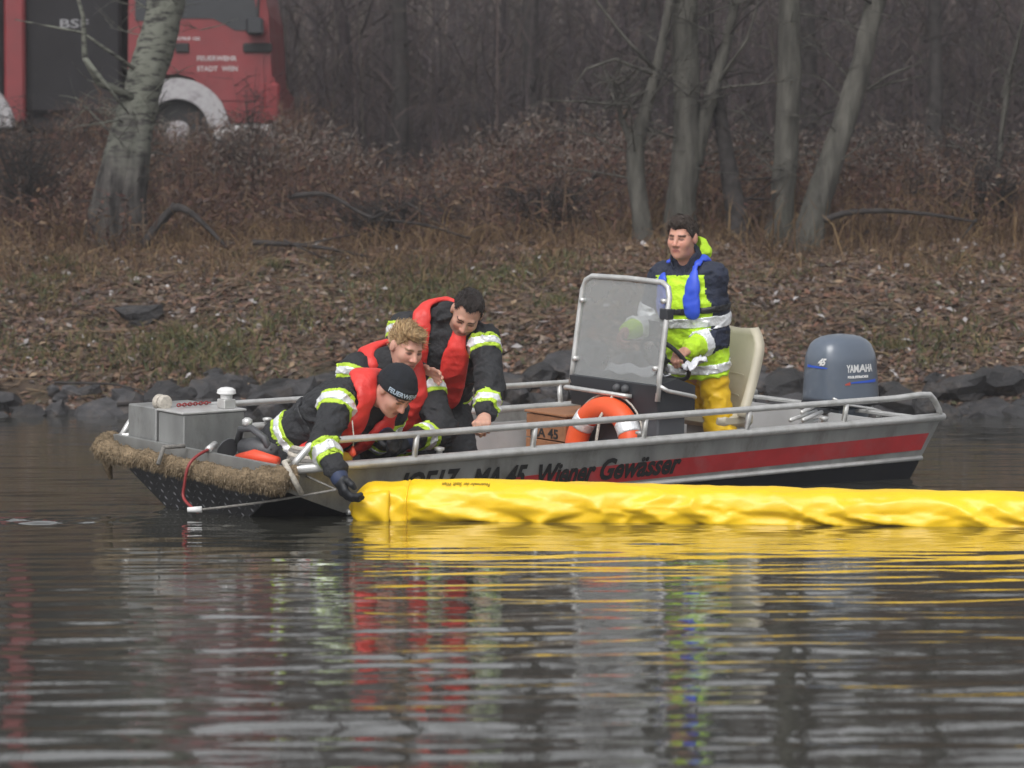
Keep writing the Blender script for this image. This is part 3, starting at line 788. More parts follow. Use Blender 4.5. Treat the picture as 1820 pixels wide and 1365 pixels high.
MB().box((-6.4,0.25,0.55),(-0.8,2.1,0.78),0.02).build('chassis', MAT['truck_dark'], truck)
TF = frame((0,0,0),(1,0,0),(0,0,1),(0,-1,0))
MAT['grey_text2'] = M('dusty_white_print', (0.42, 0.38, 0.38), 0.6)
MAT['grey_text'] = M('faded_grey_print', (0.22, 0.22, 0.23), 0.6)
def truck_text(s, x, z, size, w, y=-0.02, mat=None):
    text_on('lettering', s, size, Matrix.Translation((x, y, z)) @ TF, mat or MAT['white'], truck, width=w, bold=0.002)
truck_text('FEUERWEHR', -1.0, 1.40, 0.085, 0.50, mat=MAT['grey_text2']); truck_text('STADT', -1.0, 1.27, 0.085, 0.26, mat=MAT['grey_text2']); truck_text('WIEN', -0.69, 1.27, 0.085, 0.20, mat=MAT['grey_text2'])
truck_text('NOTRUF', -1.28, 1.66, 0.05, 0.2, mat=MAT['grey_text2']); truck_text('122', -1.05, 1.66, 0.05, 0.09, mat=MAT['grey_text2'])
truck_text('BSF', -2.75, 1.83, 0.15, 0.36, y=0.145, mat=MAT['grey_text'])

# ================================================================== BOAT
MAT['alu'] = M('boat_aluminium', (0.33, 0.335, 0.33), 0.42, 0.55, var=0.2, scale=7, bump=0.25, bscale=5, dirt=(0.13, 0.12, 0.10), dirt_amt=0.75, aniso=(1, 1, 0.5))
MAT['alu_light'] = M('bright_aluminium', (0.60, 0.60, 0.59), 0.38, 0.5, var=0.12, scale=14, dirt=(0.35, 0.33, 0.30), dirt_amt=0.5)
MAT['alu_in'] = M('grey_inner_panel', (0.40, 0.40, 0.40), 0.55, 0.2, var=0.1, scale=6, dirt=(0.26, 0.23, 0.2), dirt_amt=0.5)
MAT['black_paint'] = M('black_bottom_paint', (0.008, 0.009, 0.012), 0.45, var=0.3, scale=6, spec=0.3, dirt=(0.05, 0.05, 0.05), dirt_amt=0.3)
MAT['plate'] = M('dark_tread_plate', (0.045, 0.045, 0.048), 0.45, 0.6, var=0.3, scale=8)
MAT['tread'] = M('worn_tread_bumps', (0.12, 0.12, 0.125), 0.4, 0.7, var=0.3)
MAT['stripe'] = M('red_stripe_paint', (0.36, 0.022, 0.026), 0.45, var=0.14, scale=9, dirt=(0.28, 0.14, 0.14), dirt_amt=0.35)
MAT['ink'] = M('black_lettering', (0.012, 0.012, 0.013), 0.55, var=0.2)
MAT['deckwood'] = M('orange_brown_plywood', (0.29, 0.13, 0.06), 0.65, var=0.25, scale=7, dirt=(0.10, 0.055, 0.04), dirt_amt=0.8, aniso=(0.3, 1, 1))
MAT['console'] = M('charcoal_console', (0.028, 0.03, 0.036), 0.45, var=0.12, scale=6)
MAT['console2'] = M('grey_console_panel', (0.085, 0.09, 0.10), 0.5, var=0.1, scale=6)
MAT['seat'] = M('cream_vinyl', (0.52, 0.475, 0.37), 0.5, var=0.07, scale=4, dirt=(0.36, 0.34, 0.27), dirt_amt=0.4)
MAT['orange'] = M('lifebuoy_orange', (0.78, 0.10, 0.025), 0.45, var=0.08, scale=6, dirt=(0.5, 0.07, 0.03), dirt_amt=0.4)
MAT['silver'] = M('reflective_silver', (0.84, 0.86, 0.88), 0.32, 0.35, var=0.10, scale=30, bump=0.3, bscale=60)
MAT['rope'] = M('pale_rope', (0.50, 0.46, 0.40), 0.85, var=0.2, scale=60, bump=0.5, bscale=160)
MAT['grey_rope'] = M('grey_rope', (0.20, 0.19, 0.175), 0.85, var=0.25, scale=60, bump=0.5, bscale=160)
MAT['coir'] = M('coir_rope', (0.22, 0.165, 0.105), 0.95, var=0.35, scale=14, bump=0.9, bscale=70, spec=0.1)
MAT['fibre'] = M_island('coir_fibres', [(0.24,0.185,0.12),(0.19,0.145,0.09),(0.28,0.22,0.15),(0.16,0.12,0.075)], 0.95)
MAT['redhose'] = M('red_hose', (0.24, 0.028, 0.028), 0.5, var=0.15, scale=12)
MAT['tool_orange'] = M('tool_orange', (0.72, 0.075, 0.03), 0.45, var=0.1)
MAT['tool_grey'] = M('tool_grey', (0.07, 0.072, 0.078), 0.5, var=0.15)
MAT['engine'] = M('outboard_blue_grey', (0.105, 0.13, 0.17), 0.3, var=0.06, scale=3, coat=0.4, rvar=0.04)
MAT['engine_dark'] = M('outboard_dark_plastic', (0.02, 0.021, 0.024), 0.5)
MAT['blue_decal'] = M('blue_decal', (0.03, 0.10, 0.55), 0.4, var=0.05)
MAT['red_decal'] = M('red_decal', (0.45, 0.08, 0.06), 0.4, var=0.05)
MAT['paper'] = M('white_paper', (0.75, 0.76, 0.80), 0.6, var=0.1, scale=12)

boat = empty('work_boat'); boat.matrix_world = BM
tag(boat, 'aluminium work boat with red stripe, side rails and steering console', 'boat')
W2 = 0.77
def halfw(x): return W2 - 0.025*max(0, x-1.6)**2/0.5
def chine_z(x): return float(np.interp(x, [-2.4, 0.8, 1.1, 1.5, 1.95, 2.34], [-0.50, -0.50, -0.48, -0.40, -0.24, -0.09]))
XS = list(np.linspace(-2.0, 0.8, 8)) + [1.1, 1.3, 1.5, 1.7, 1.95, 2.15, 2.34]
def side_pt(x, z, s, off=0.0):
    """point on the hull side at height z (0 the gunwale)"""
    y = halfw(x) - 0.11*(-z/0.5) + off
    return (x, s*y, z)
SZ = -0.235                                  # height of the strake: grey above, black below
def side_panel(s, zt, zb, mats, name, th=0.018):
    mb = MB(); rows = []
    st = [(-2.336 + 0.47*(-zt) if zt < 0 else -2.336)] 
    for x in [-2.336] + XS:
        row = []
        for zz, o in ((zt, 0), (max(zb, chine_z(x)), 0), (max(zb, chine_z(x)), -th), (zt, -th)):
            xx = x + (0.47*(-zz) if x < -2.3 else 0)
            row.append(side_pt(xx, zz, s, o))
        rows.append(row)
    V = [p for r in rows for p in r]; F = []
    n = len(rows)
    for i in range(n-1):
        for j in range(4):
            j2 = (j+1) % 4; F.append((i*4+j, i*4+j2, (i+1)*4+j2, (i+1)*4+j))
    F.append((0,1,2,3)); F.append(tuple((n-1)*4+j for j in range(4)))
    mb.add(V, F); return mb.build(name, mats, boat)
for s in (1, -1):
    side_panel(s, 0.0, SZ, MAT['alu'], 'side_panel')
    # black lower strip, from the stern forward to where the bottom rises
    mb = MB(); V = []; F = []
    xs_ = [-2.336] + [x for x in XS if chine_z(x) < SZ - 0.02]
    for x in xs_:
        for zz, o in ((SZ-0.001, 0), (chine_z(x), 0), (chine_z(x), -0.018), (SZ-0.001, -0.018)):
            V.append(side_pt(x + (0.47*(-zz) if x < -2.3 else 0), zz, s, o))
    n = len(xs_)
    for i in range(n-1):
        for j in range(4): F.append((i*4+j, i*4+(j+1)%4, (i+1)*4+(j+1)%4, (i+1)*4+j))
    F += [(0,1,2,3), tuple((n-1)*4+j for j in range(4))]
    mb.add(V, F).build('lower_side', MAT['black_paint'], boat)
    # gunwale, strake, rail and posts
    MB().tube([side_pt(x, 0.004, s, 0.0) for x in [-2.345, -2.0, -1.2, -0.4, 0.4, 1.1, 1.5, 1.9, 2.30]], 0.026, 12, flat=0.9).build('gunwale', MAT['alu_light'], boat, True)
    MB().tube([side_pt(-2.225, SZ, s, 0.004)] + [side_pt(x, SZ, s, 0.004) for x in (-1.6, -0.8, 0.0, 0.8, 1.5, 1.93)], 0.014, 8).build('strake', MAT['alu_light'], boat, True)
    rz = 0.135
    pts = [side_pt(2.30, 0.0, s), side_pt(2.25, 0.06, s, -0.005), side_pt(2.20, rz-0.022, s, -0.01), side_pt(2.15, rz-0.003, s, -0.01)]
    pts += [side_pt(x, rz, s, -0.01) for x in (2.0, 1.2, 0.4, -0.4, -1.2, -1.9)]
    pts += [side_pt(-2.12, rz+0.01, s, -0.01), side_pt(-2.20, rz+0.006, s, -0.01), side_pt(-2.25, rz-0.03, s, -0.008), side_pt(-2.30, 0.05, s, -0.004), side_pt(-2.325, 0.0, s)]
    MB().tube(pts, 0.0175, 12).build('rail', MAT['alu_light'], boat, True)
    for i in range(5):
        x = 1.564 - 0.768*i
        MB().tube([side_pt(x, 0.0, s), side_pt(x, rz, s, -0.01)], 0.0155, 10).build('rail_post', MAT['alu_light'], boat, True)
    for x in (1.38, 0.02, -1.38):
        MB().lathe([(0.016,0),(0.016,0.018),(0.026,0.022),(0.026,0.034),(0.012,0.038)], Matrix.Translation((x, s*(W2-0.03), 0.018)), 14).build('cap_knob', MAT['alu_light'], boat, True)
# bottom with a trapezoid bow plate, transom
mb = MB(); V = []; F = []
bx = [-2.05] + XS[1:]
def keel_z(x): return float(np.interp(x, [-2.4, 1.1, 1.5, 1.95, 2.34], [-0.53, -0.53, -0.50, -0.44, -0.37]))
def keel_y(x): return float(np.interp(x, [-2.4, 0.8, 2.34], [0.40, 0.40, 0.23]))
for x in bx:
    z = chine_z(x); y = side_pt(x, z, 1)[1] - 0.004; kz = keel_z(x); ky = keel_y(x); xi = x - (0.075 if x > 2.3 else 0)
    for xx, yy, zz in ((x, -y, z), (xi, -ky, kz), (xi, ky, kz), (x, y, z), (x-0.012, y, z+0.016), (xi-0.012, ky, kz+0.016), (xi-0.012, -ky, kz+0.016), (x-0.012, -y, z+0.016)): V.append((xx, yy, zz))
n = len(bx)
for i in range(n-1):
    for j in range(8): F.append((i*8+j, i*8+(j+1)%8, (i+1)*8+(j+1)%8, (i+1)*8+j))
F += [tuple(range(8))]
mb.add(V, F).build('bottom_plate', MAT['black_paint'], boat)
_tl, _tr, _bl, _br = np.array([2.343,-0.74,-0.075]), np.array([2.343,0.74,-0.075]), np.array([2.268,-0.235,-0.372]), np.array([2.268,0.235,-0.372])
_bn = norm(np.cross(_tr-_tl, _bl-_tl)); _bn = _bn if _bn[0] > 0 else -_bn
MB().add([*( _tl+_bn*0.004, _tr+_bn*0.004, _br+_bn*0.004, _bl+_bn*0.004), *(_tl-_bn*0.01, _tr-_bn*0.01, _br-_bn*0.01, _bl-_bn*0.01)], [(0,1,2,3),(7,6,5,4),(0,4,5,1),(1,5,6,2),(2,6,7,3),(3,7,4,0)]).build('bow_plate', MAT['plate'], boat)
mb = MB()
for i in range(9):
    v = (i+0.6)/9
    l = _tl + (_bl-_tl)*v; r_ = _tr + (_br-_tr)*v; w = float(np.linalg.norm(r_-l)); m_ = int(w/0.055)
    for j in range(m_):
        c = l + (r_-l)*((j+0.5+(0.5 if i % 2 else 0)*0.8)/m_) + _bn*0.004
        a = 0.65 if (i+j) % 2 else -0.65
        e1 = np.array([0,1.0,0]); e2 = norm(np.cross(_bn, e1)); t = e1*math.cos(a) + e2*math.sin(a); sd = np.cross(t, _bn)
        mb.add([c - t*0.016, c + sd*0.006, c + t*0.016, c - sd*0.006, c + _bn*0.005], [(0,1,4),(1,2,4),(2,3,4),(3,0,4)])
tr = mb.build('tread_bumps', MAT['tread'], boat); tr['kind'] = 'stuff'
MB().add([(2.34,-0.755,0.02),(2.34,0.755,0.02),(2.335,0.74,-0.11),(2.335,-0.74,-0.11),(2.31,-0.75,0.02),(2.31,0.75,0.02),(2.305,0.735,-0.11),(2.305,-0.735,-0.11)],
         [(0,1,2,3),(7,6,5,4),(0,4,5,1),(1,5,6,2),(2,6,7,3),(3,7,4,0)]).build('bow_board', MAT['alu'], boat)
MB().prism([(-2.08,-0.02),(-1.98,-0.515),(-1.94,-0.515),(-2.04,-0.02)], -0.66, 0.66, 'y').build('transom', MAT['alu_in'], boat)
MB().box((-2.34,-0.74,-0.03),(-2.28,0.74,-0.008),0.004).build('stern_bar', MAT['alu_light'], boat)
# bow deck, floor boards, inner linings
MB().box((1.82,-0.70,-0.07),(2.30,0.70,-0.045),0.003).build('bow_deck', MAT['alu'], boat)
MB().box((1.80,-0.68,-0.43),(1.82,0.68,-0.05)).build('bow_bulkhead', MAT['alu_in'], boat)
for i in range(6):
    y0 = -0.615 + 0.205*i
    MB().box((-1.93, y0, -0.445), (1.10, y0+0.199, -0.425), 0.003).build('floor_board', MAT['deckwood'], boat)
for i, (x0, x1) in enumerate([(-1.9,-0.92),(-0.9,0.28),(0.3,1.25)]):
    for s in (1, -1):
        mb = MB(); V = []
        for x in (x0, x1):
            for z, o in ((-0.06,-0.03),(-0.43,-0.03),(-0.43,-0.042),(-0.06,-0.042)): V.append(side_pt(x, z, s, o))
        mb.add(V, [(0,1,2,3),(7,6,5,4),(0,4,5,1),(1,5,6,2),(2,6,7,3),(3,7,4,0)]).build('lining_panel', MAT['alu_in'], boat)
# red stripe, thicker forward where the lettering crosses it
def stripe(s):
    mb = MB(); V = []; F = []
    xs_ = np.linspace(-2.25, 1.45, 30)
    for x in xs_:
        zt = np.interp(x, [-2.3, 0.3, 1.45], [-0.088, -0.115, -0.15]); zb = np.interp(x, [-2.3, 0.3, 1.45], [-0.185, -0.212, -0.215])
        for zz, o in ((zt, 0.003), (zb, 0.003), (zb, 0.0005), (zt, 0.0005)):
            V.append(side_pt(max(x, -2.336 + 0.47*(-zz) + 0.04), zz, s, o))
    n = len(xs_)
    for i in range(n-1):
        for j in range(4): F.append((i*4+j, i*4+(j+1)%4, (i+1)*4+(j+1)%4, (i+1)*4+j))
    F += [(0,1,2,3), tuple((n-1)*4+j for j in range(4))]
    return mb.add(V, F).build('stripe', MAT['stripe'], boat)
stripe(1); stripe(-1)
def side_text(s, body, x0, z, size, width):
    V, F = text_geo(body, size, extrude=0.001, shear=0.25, bold=0.005)
    V[:, 0] -= V[:, 0].min(); V[:, 0] *= width/V[:, 0].max()
    P = [side_pt(x0 - v[0]*s, z + v[1], s, 0.0055 + v[2]) for v in V]
    me = bpy.data.meshes.new('lettering'); me.from_pydata(P, [], F)
    return link('lettering', me, boat, MAT['ink'])
side_text(1, 'IOE17.', 1.63, -0.165, 0.15, 0.37); side_text(1, 'MA 45.', 1.17, -0.175, 0.15, 0.37); side_text(1, 'Wiener', 0.733, -0.185, 0.155, 0.40); side_text(1, 'Gewässer', 0.30, -0.185, 0.155, 0.58)

# storage box at the bow with its fittings
bxp = empty('bow_box', (0, 0, 0), boat)
MB().box((1.93,-0.68,-0.044),(2.30,-0.42,0.185),0.006).build('box_half', MAT['alu'], bxp)
MB().box((1.93,-0.395,-0.044),(2.30,-0.165,0.175),0.006).build('box_half', MAT['alu'], bxp)
MB().box((1.93,-0.415,-0.04),(2.27,-0.40,0.15)).build('groove', MAT['console'], bxp)
MB().box((1.92,-0.40,0.1765),(2.31,-0.16,0.188),0.003).build('lid', MAT['alu_light'], bxp)
for y in (-0.43, -0.385):
    MB().lathe([(0.02,-0.02),(0.034,-0.018),(0.04,-0.008),(0.04,0.008),(0.034,0.018),(0.02,0.02)], Matrix.Translation((2.27, y, 0.215)) @ Matrix.Rotation(RAD(90), 4, 'X'), 20).build('rope_roller', MAT['rope'], bxp, 'auto')
MB().box((1.96,-0.27,0.188),(2.03,-0.20,0.235),0.004).build('lamp_base', MAT['alu_light'], bxp)
MB().lathe([(0.03,0),(0.032,0.02),(0.05,0.028),(0.046,0.046),(0.03,0.056),(0.008,0.06)], Matrix.Translation((1.995,-0.235,0.236)), 18).build('lamp_cap', MAT['white'], bxp, 'auto')
mb = MB()
for i in range(12):
    c = Vector((2.20-0.018*i, -0.36-0.002*i, 0.202)); 
    mb.tube([c + Vector((0.012*math.cos(a), (0.008*math.sin(a) if i % 2 else 0), (0 if i % 2 else 0.008*math.sin(a)))) for a in np.linspace(0, 2*math.pi, 9)], 0.0035, 5, cap=False)
mb.build('red_chain', MAT['redhose'], bxp, True)

# steering console with windscreen
cs = empty('steering_console', (0,0,0), boat)
MB().prism([(-0.46,0.07),(-0.44,0.235),(-0.60,0.27),(-0.74,0.225),(-0.74,0.07)], -0.36, 0.36, 'y').build('dashboard', MAT['console'], cs)
MB().box((-0.70,-0.32,-0.424),(-0.49,0.33,0.07),0.008).build('pedestal', MAT['console2'], cs)
sx, sy = -0.445, 0.36
fr = [(-0.455,-sy,0.19),(-0.468,-sy,0.30),(-0.50,-sy,0.55),(-0.525,-sy,0.72),(-0.532,-sy+0.02,0.775),(-0.536,-sy+0.07,0.80),(-0.536,0,0.805),(-0.536,sy-0.07,0.80),(-0.532,sy-0.02,0.775),(-0.525,sy,0.72),(-0.50,sy,0.55),(-0.468,sy,0.30),(-0.455,sy,0.15)]
MB().tube(fr, 0.0155, 10).build('screen_frame', MAT['alu_light'], cs, True)
def glass_mat():
    m, nt, b = _nt('milky_screen'); N, L = nt.nodes, nt.links
    tr_ = N.new('ShaderNodeBsdfTransparent'); tr_.inputs[0].default_value = (0.86, 0.87, 0.87, 1)
    b.inputs['Base Color'].default_value = (0.42, 0.43, 0.43, 1); b.inputs['Roughness'].default_value = 0.2
    no = N.new('ShaderNodeTexNoise'); no.inputs['Scale'].default_value = 3.0; no.inputs['Detail'].default_value = 6
    tc = N.new('ShaderNodeTexCoord'); L.new(tc.outputs['Object'], no.inputs[0])
    mr = N.new('ShaderNodeMapRange'); mr.inputs['To Min'].default_value = 0.30; mr.inputs['To Max'].default_value = 0.52; L.new(no.outputs['Fac'], mr.inputs[0])
    mx = N.new('ShaderNodeMixShader'); L.new(mr.outputs[0], mx.inputs[0]); L.new(tr_.outputs[0], mx.inputs[1]); L.new(b.outputs[0], mx.inputs[2])
    L.new(mx.outputs[0], N['Material Output'].inputs['Surface'])
    return m
MB().add([(-0.462,-sy+0.012,0.235),(-0.462,sy-0.012,0.235),(-0.533,sy-0.02,0.785),(-0.533,-sy+0.02,0.785),(-0.468,-sy+0.012,0.235),(-0.468,sy-0.012,0.235),(-0.539,sy-0.02,0.785),(-0.539,-sy+0.02,0.785)],
         [(0,1,2,3),(7,6,5,4),(0,4,5,1),(1,5,6,2),(2,6,7,3),(3,7,4,0)]).build('windscreen', glass_mat(), cs)
for y, z in ((-sy,0.66),(-sy,0.33),(sy,0.70),(sy,0.33)):
    x = float(np.interp(z, [0.19, 0.80], [-0.455, -0.536]))
    MB().tube([(x+0.03, y*0.93, z),(x-0.02, y*0.93, z)], 0.014, 10).build('clamp_bolt', MAT['alu_light'], cs, True)
MB().box((-0.545, sy-0.045, 0.60), (-0.49, sy+0.02, 0.66), 0.006).build('screen_bracket', MAT['console'], cs)
MB().tube([(-0.41,-0.36,0.165),(-0.405,-0.34,0.17),(-0.405,0.13,0.165),(-0.445,0.16,0.16)], 0.013, 10).build('grab_bar', MAT['alu_light'], cs, True)
MB().tube([(-0.46,0.375,0.235),(-0.50,0.39,0.21),(-0.70,0.39,0.17),(-0.735,0.365,0.16)], 0.012, 10).build('grab_bar', MAT['alu_light'], cs, True)
for y in (0.05, 0.12): MB().lathe([(0.022,0),(0.024,0.012),(0.016,0.03),(0.006,0.034)], Matrix.Translation((-0.445, y, 0.20)) @ Matrix.Rotation(RAD(90), 4, 'Y'), 14).build('switch_knob', MAT['tool_grey'], cs, True)
mb = MB()
wc = Vector((-0.79, 0.06, 0.345)); ax = Vector((-0.75, 0, 0.66)); uu = Vector((0,1,0)); vv = ax.normalized().cross(uu)
mb.tube([wc + (uu*math.cos(a) + vv*math.sin(a))*0.16 for a in np.linspace(0, 2*math.pi, 33)], 0.013, 8, cap=False)
for a in (0.5, 2.6, 4.7): mb.tube([wc, wc + (uu*math.cos(a) + vv*math.sin(a))*0.16], 0.009, 6)
mb.tube([wc, Vector((-0.70, 0.06, 0.24))], 0.022, 10)
mb.build('steering_wheel', MAT['engine_dark'], cs, True)

# helm seat
st_ = empty('helm_seat', (0,0,0), boat)
def shell(name, rows, th, mats, parent):
    """rows of points (front face) thickened backwards along each row's normal"""
    A = np.array(rows, float); n, m, _ = A.shape
    gu = np.gradient(A, axis=0); gv = np.gradient(A, axis=1); nn = np.cross(gu, gv); nn /= np.linalg.norm(nn, axis=2, keepdims=True)+1e-9
    B = A + nn*th
    V = np.concatenate([A.reshape(-1,3), B.reshape(-1,3)]); F = []
    o = n*m
    for i in range(n-1):
        for j in range(m-1):
            a = i*m+j; F.append((a, a+1, a+m+1, a+m)); F.append((o+a, o+a+m, o+a+m+1, o+a+1))
    for i in range(n-1):
        for j in (0, m-1):
            a = i*m+j; F.append((a, a+m, o+a+m, o+a))
    for j in range(m-1):
        for i in (0, n-1):
            a = i*m+j; F.append((a, a+1, o+a+1, o+a))
    mb = MB(); mb.add(V, F); return mb.build(name, mats, parent, True)
rows = []
for i, z in enumerate(np.linspace(0.02, 0.50, 14)):
    t = i/13; w = 0.232 - 0.012*t - (0.0 if t < 0.72 else 0.075*((t-0.72)/0.28)**2.4)
    wing = 0.12*(1-t)**1.5 + 0.012
    rows.append([(-1.33 - 0.05*t + wing*abs(s)**2.4 - 0.02*math.cos(s*1.5), s*w + 0.0, z) for s in np.linspace(-1, 1, 15)])
shell('backrest', rows, 0.055, MAT['seat'], st_)
mb = MB()
for z in (0.12, 0.24):
    t = (z-0.02)/0.48
    mb.tube([(-1.33-0.05*t + (0.12*(1-t)**1.5+0.012)*abs(s)**2.4 - 0.02*math.cos(s*1.5) + 0.004, s*0.19, z) for s in np.linspace(-0.8, 0.8, 9)], 0.002, 6)
mb.build('seam_piping', MAT['seat'], st_, True)
MB().box((-1.38,-0.21,-0.06),(-1.10,0.21,0.035),0.03).build('seat_cushion', MAT['seat'], st_, 'auto')
MB().box((-1.36,-0.17,-0.424),(-1.18,0.19,-0.06),0.01).build('seat_box', MAT['alu_in'], st_)

# coir bow fender
fd = empty('bow_fender', (0,0,0), boat)
fp = [(2.29,-0.83,-0.02),(2.36,-0.80,-0.03),(2.40,-0.75,-0.045),(2.415,-0.69,-0.055)] + [(2.415 + 0.012*math.sin(k*1.7), -0.6+0.12*k, -0.058 - 0.004*(k % 2)) for k in range(11)] + [(2.415,0.69,-0.045),(2.40,0.75,-0.035),(2.37,0.79,-0.025),(2.31,0.815,-0.02)]
P = np.array(fp); tt = np.linspace(0, len(P)-1, 150)
Q = np.stack([np.interp(tt, np.arange(len(P)), P[:, k]) for k in range(3)], 1)
rr = 0.044 + 0.004*np.sin(tt*4.2) + 0.018*np.exp(-((tt-16)/1.8)**2) + 0.014*np.exp(-((tt-2)/1.6)**2)
mb = MB(); mb.tube([tuple(q) for q in Q], list(rr), 20)
fo = mb.build('rope_core', MAT['coir'], fd, True)
co = np.array([v.co[:] for v in fo.data.vertices])
cidx = np.repeat(np.arange(150), 20)
co = co + (co - Q[cidx])*(0.22*vnoise(co*22, 3) + 0.20*vnoise(co*55, 4))[:, None]
fo.data.vertices.foreach_set('co', co.astype(np.float32).ravel())
m = 14000
i = rng.integers(0, len(co), m); d = (co[i] - Q[cidx[i]]); d /= np.linalg.norm(d, axis=1)[:, None]
d = d*0.5 + rng.normal(0, 0.55, (m, 3)) + np.array([0, 0, -0.45]); d /= np.linalg.norm(d, axis=1)[:, None]
L_ = (0.005 + 0.013*rng.random(m)**2.5)[:, None]
V, F = poly_tubes(np.stack([co[i], co[i]+d*L_*0.6, co[i]+d*L_+np.array([0,0,-0.008])], 1), np.array([1,0.8,0.3])[None]*np.full((m,1),0.0017), 2)
fb = link('fibre_fringe', mesh_np('fibres', V, F), fd, MAT['fibre']); fb['kind'] = 'stuff'
MB().tube([(2.30,0.845,-0.10),(2.36,0.86,-0.02),(2.37,0.80,0.05),(2.30,0.74,0.045)], 0.014, 8).build('lashing', MAT['rope'], fd, True)
MB().tube([(2.505,-0.08,-0.05),(2.46,-0.10,0.03),(2.36,-0.06,0.035)], 0.012, 8).build('lashing', MAT['grey_rope'], fd, True)
MB().tube([(2.36,-0.80,-0.10),(2.34,-0.80,-0.16),(2.33,-0.79,-0.22)], [0.03,0.022,0.01], 8).build('frayed_end', MAT['coir'], fd, True)

# ================================================================== THINGS IN AND ON THE BOAT
def thing(name, label, cat, origin, group=None):
    """Empty standing at a boat-frame point; its parts are modelled in boat coordinates shifted by that point"""
    e = empty(name); e.matrix_world = BM @ Matrix.Translation(origin)
    return tag(e, label, cat, group)
class MBO(MB):
    def build(self, name, mats, parent, smooth=False, off=(0,0,0)):
        self.v = [(a-off[0], b-off[1], c-off[2]) for a, b, c in self.v]
        return MB.build(self, name, mats, parent, smooth)

# lifebuoy leaning on the console
o0 = (-0.40, 0.02, -0.425)
lb = thing('lifebuoy', 'orange lifebuoy with white bands leaning on the console', 'lifebuoy', o0)
lc = Vector((0.03, 0, 0.285)); tilt = RAD(-7)
LU = Vector((0, 1, 0)); LV = Vector((math.sin(tilt), 0, math.cos(tilt))); LN = LU.cross(LV)
def lring(R, r, a0, a1, n, name, mat, s=16, flat=1.0):
    pts = [lc + (LU*math.cos(a) + LV*math.sin(a))*R for a in np.linspace(a0, a1, n)]
    return MB().tube(pts, r, s, cap=(a1-a0 < 6.2), flat=flat).build(name, mat, lb, True)
lring(0.225, 0.066, 0, 2*math.pi, 49, 'ring', MAT['orange'])
for a in (0.62, 2.52, 3.76, 5.66): lring(0.225, 0.0685, a-0.16, a+0.16, 7, 'reflective_band', MAT['silver'])
pts = []
for k in range(37):
    a = 2*math.pi*k/36 + 0.3; R = 0.30 + 0.012*abs(math.sin(2*a)) 
    pts.append(lc + (LU*math.cos(a) + LV*math.sin(a))*R - LN*0.02)
MB().tube(pts, 0.006, 6, cap=False).build('grab_line', MAT['rope'], lb, True)
MB().tube([lc + LV*0.30 + LU*0.03, lc + LV*0.17 + LU*0.02 + LN*0.07, lc + LU*0.0 + LN*0.06 + LV*0.02, lc - LV*0.15 + LU*0.06 + LN*0.05], 0.009, 7).build('hanging_strap', MAT['rope'], lb, True)

# wooden crate
o0 = (-0.34, -0.44, -0.424)
cr = thing('wooden_crate', 'orange brown wooden crate beside the lifebuoy', 'crate', o0)
for k in range(3):
    z0 = 0.005 + 0.142*k
    for (lo, hi) in (((-0.40,-0.17,z0),(-0.38,0.17,z0+0.135)), ((-0.02,-0.17,z0),(0.0,0.17,z0+0.135)), ((-0.378,-0.17,z0),(-0.022,-0.15,z0+0.135)), ((-0.378,0.15,z0),(-0.022,0.17,z0+0.135))):
        MB().box(lo, hi, 0.003).build('slat', MAT['deckwood'], cr)
MB().box((-0.41,-0.18,0.43),(0.01,0.18,0.444),0.003).build('lid', MAT['deckwood'], cr)
text_on('stencil', 'MA 45', 0.075, Matrix.Translation((0.001, -0.13, 0.30)) @ frame((0,0,0),(0,1,0),(0,0,1),(1,0,0)), MAT['ink'], cr, width=0.24, extrude=0.001, bold=0.002)

# outboard motor
o0 = (-2.30, 0, 0.03)
om = thing('outboard_motor', 'blue grey outboard motor on the stern', 'motor', o0)
def cowl_ring(z):
    t = z/0.40
    l = 0.245*(1 - 0.10*t - 0.26*max(0, t-0.62)**1.6/0.38**1.6*0.9); w = 0.175*(1 - 0.12*t - 0.34*max(0, t-0.62)**1.6/0.38**1.6*0.9)
    return l, w, 0.02*t
rows = []; zs = list(np.linspace(0, 0.34, 12)) + [0.365, 0.383, 0.394, 0.40]
nn_ = 36
for z in zs:
    l, w, sh = cowl_ring(min(z, 0.36))
    k = 1.0 if z <= 0.36 else math.sqrt(max(0.0, 1 - ((z-0.34)/0.0605)**2))
    k = max(k, 0.05)
    for q in range(nn_):
        a = 2*math.pi*q/nn_; ca, sa = math.cos(a), math.sin(a); e = 2/2.7
        rows.append((sh - 0.0 + l*k*math.copysign(abs(ca)**e, ca), w*k*math.copysign(abs(sa)**e, sa), z))
F = []
for i in range(len(zs)-1):
    for q in range(nn_): F.append((i*nn_+q, i*nn_+(q+1)%nn_, (i+1)*nn_+(q+1)%nn_, (i+1)*nn_+q))
F += [tuple(range(nn_))[::-1], tuple((len(zs)-1)*nn_+q for q in range(nn_))]
MB().add(rows, F).build('cowling', MAT['engine'], om, True)
MB().tube([(0.0,0,-0.012),(0.0,0,0.004)], 0.1, 4).v
lw = [(math.cos(2*math.pi*q/nn_), math.sin(2*math.pi*q/nn_)) for q in range(nn_)]
V = [(0.25*math.copysign(abs(c)**0.74, c), 0.18*math.copysign(abs(s)**0.74, s), z) for z in (-0.022, -0.002) for c, s in lw]
MB().add(V, [(q, (q+1)%nn_, nn_+(q+1)%nn_, nn_+q) for q in range(nn_)] + [tuple(range(nn_))[::-1], tuple(range(nn_, 2*nn_))]).build('seal_band', MAT['engine_dark'], om, True)
V = []
for z, l, w in ((-0.024,0.22,0.15),(-0.10,0.19,0.12),(-0.20,0.10,0.07),(-0.62,0.07,0.03)):
    V += [(l*c - (0.02 if z > -0.3 else 0.03), w*s, z) for c, s in lw]
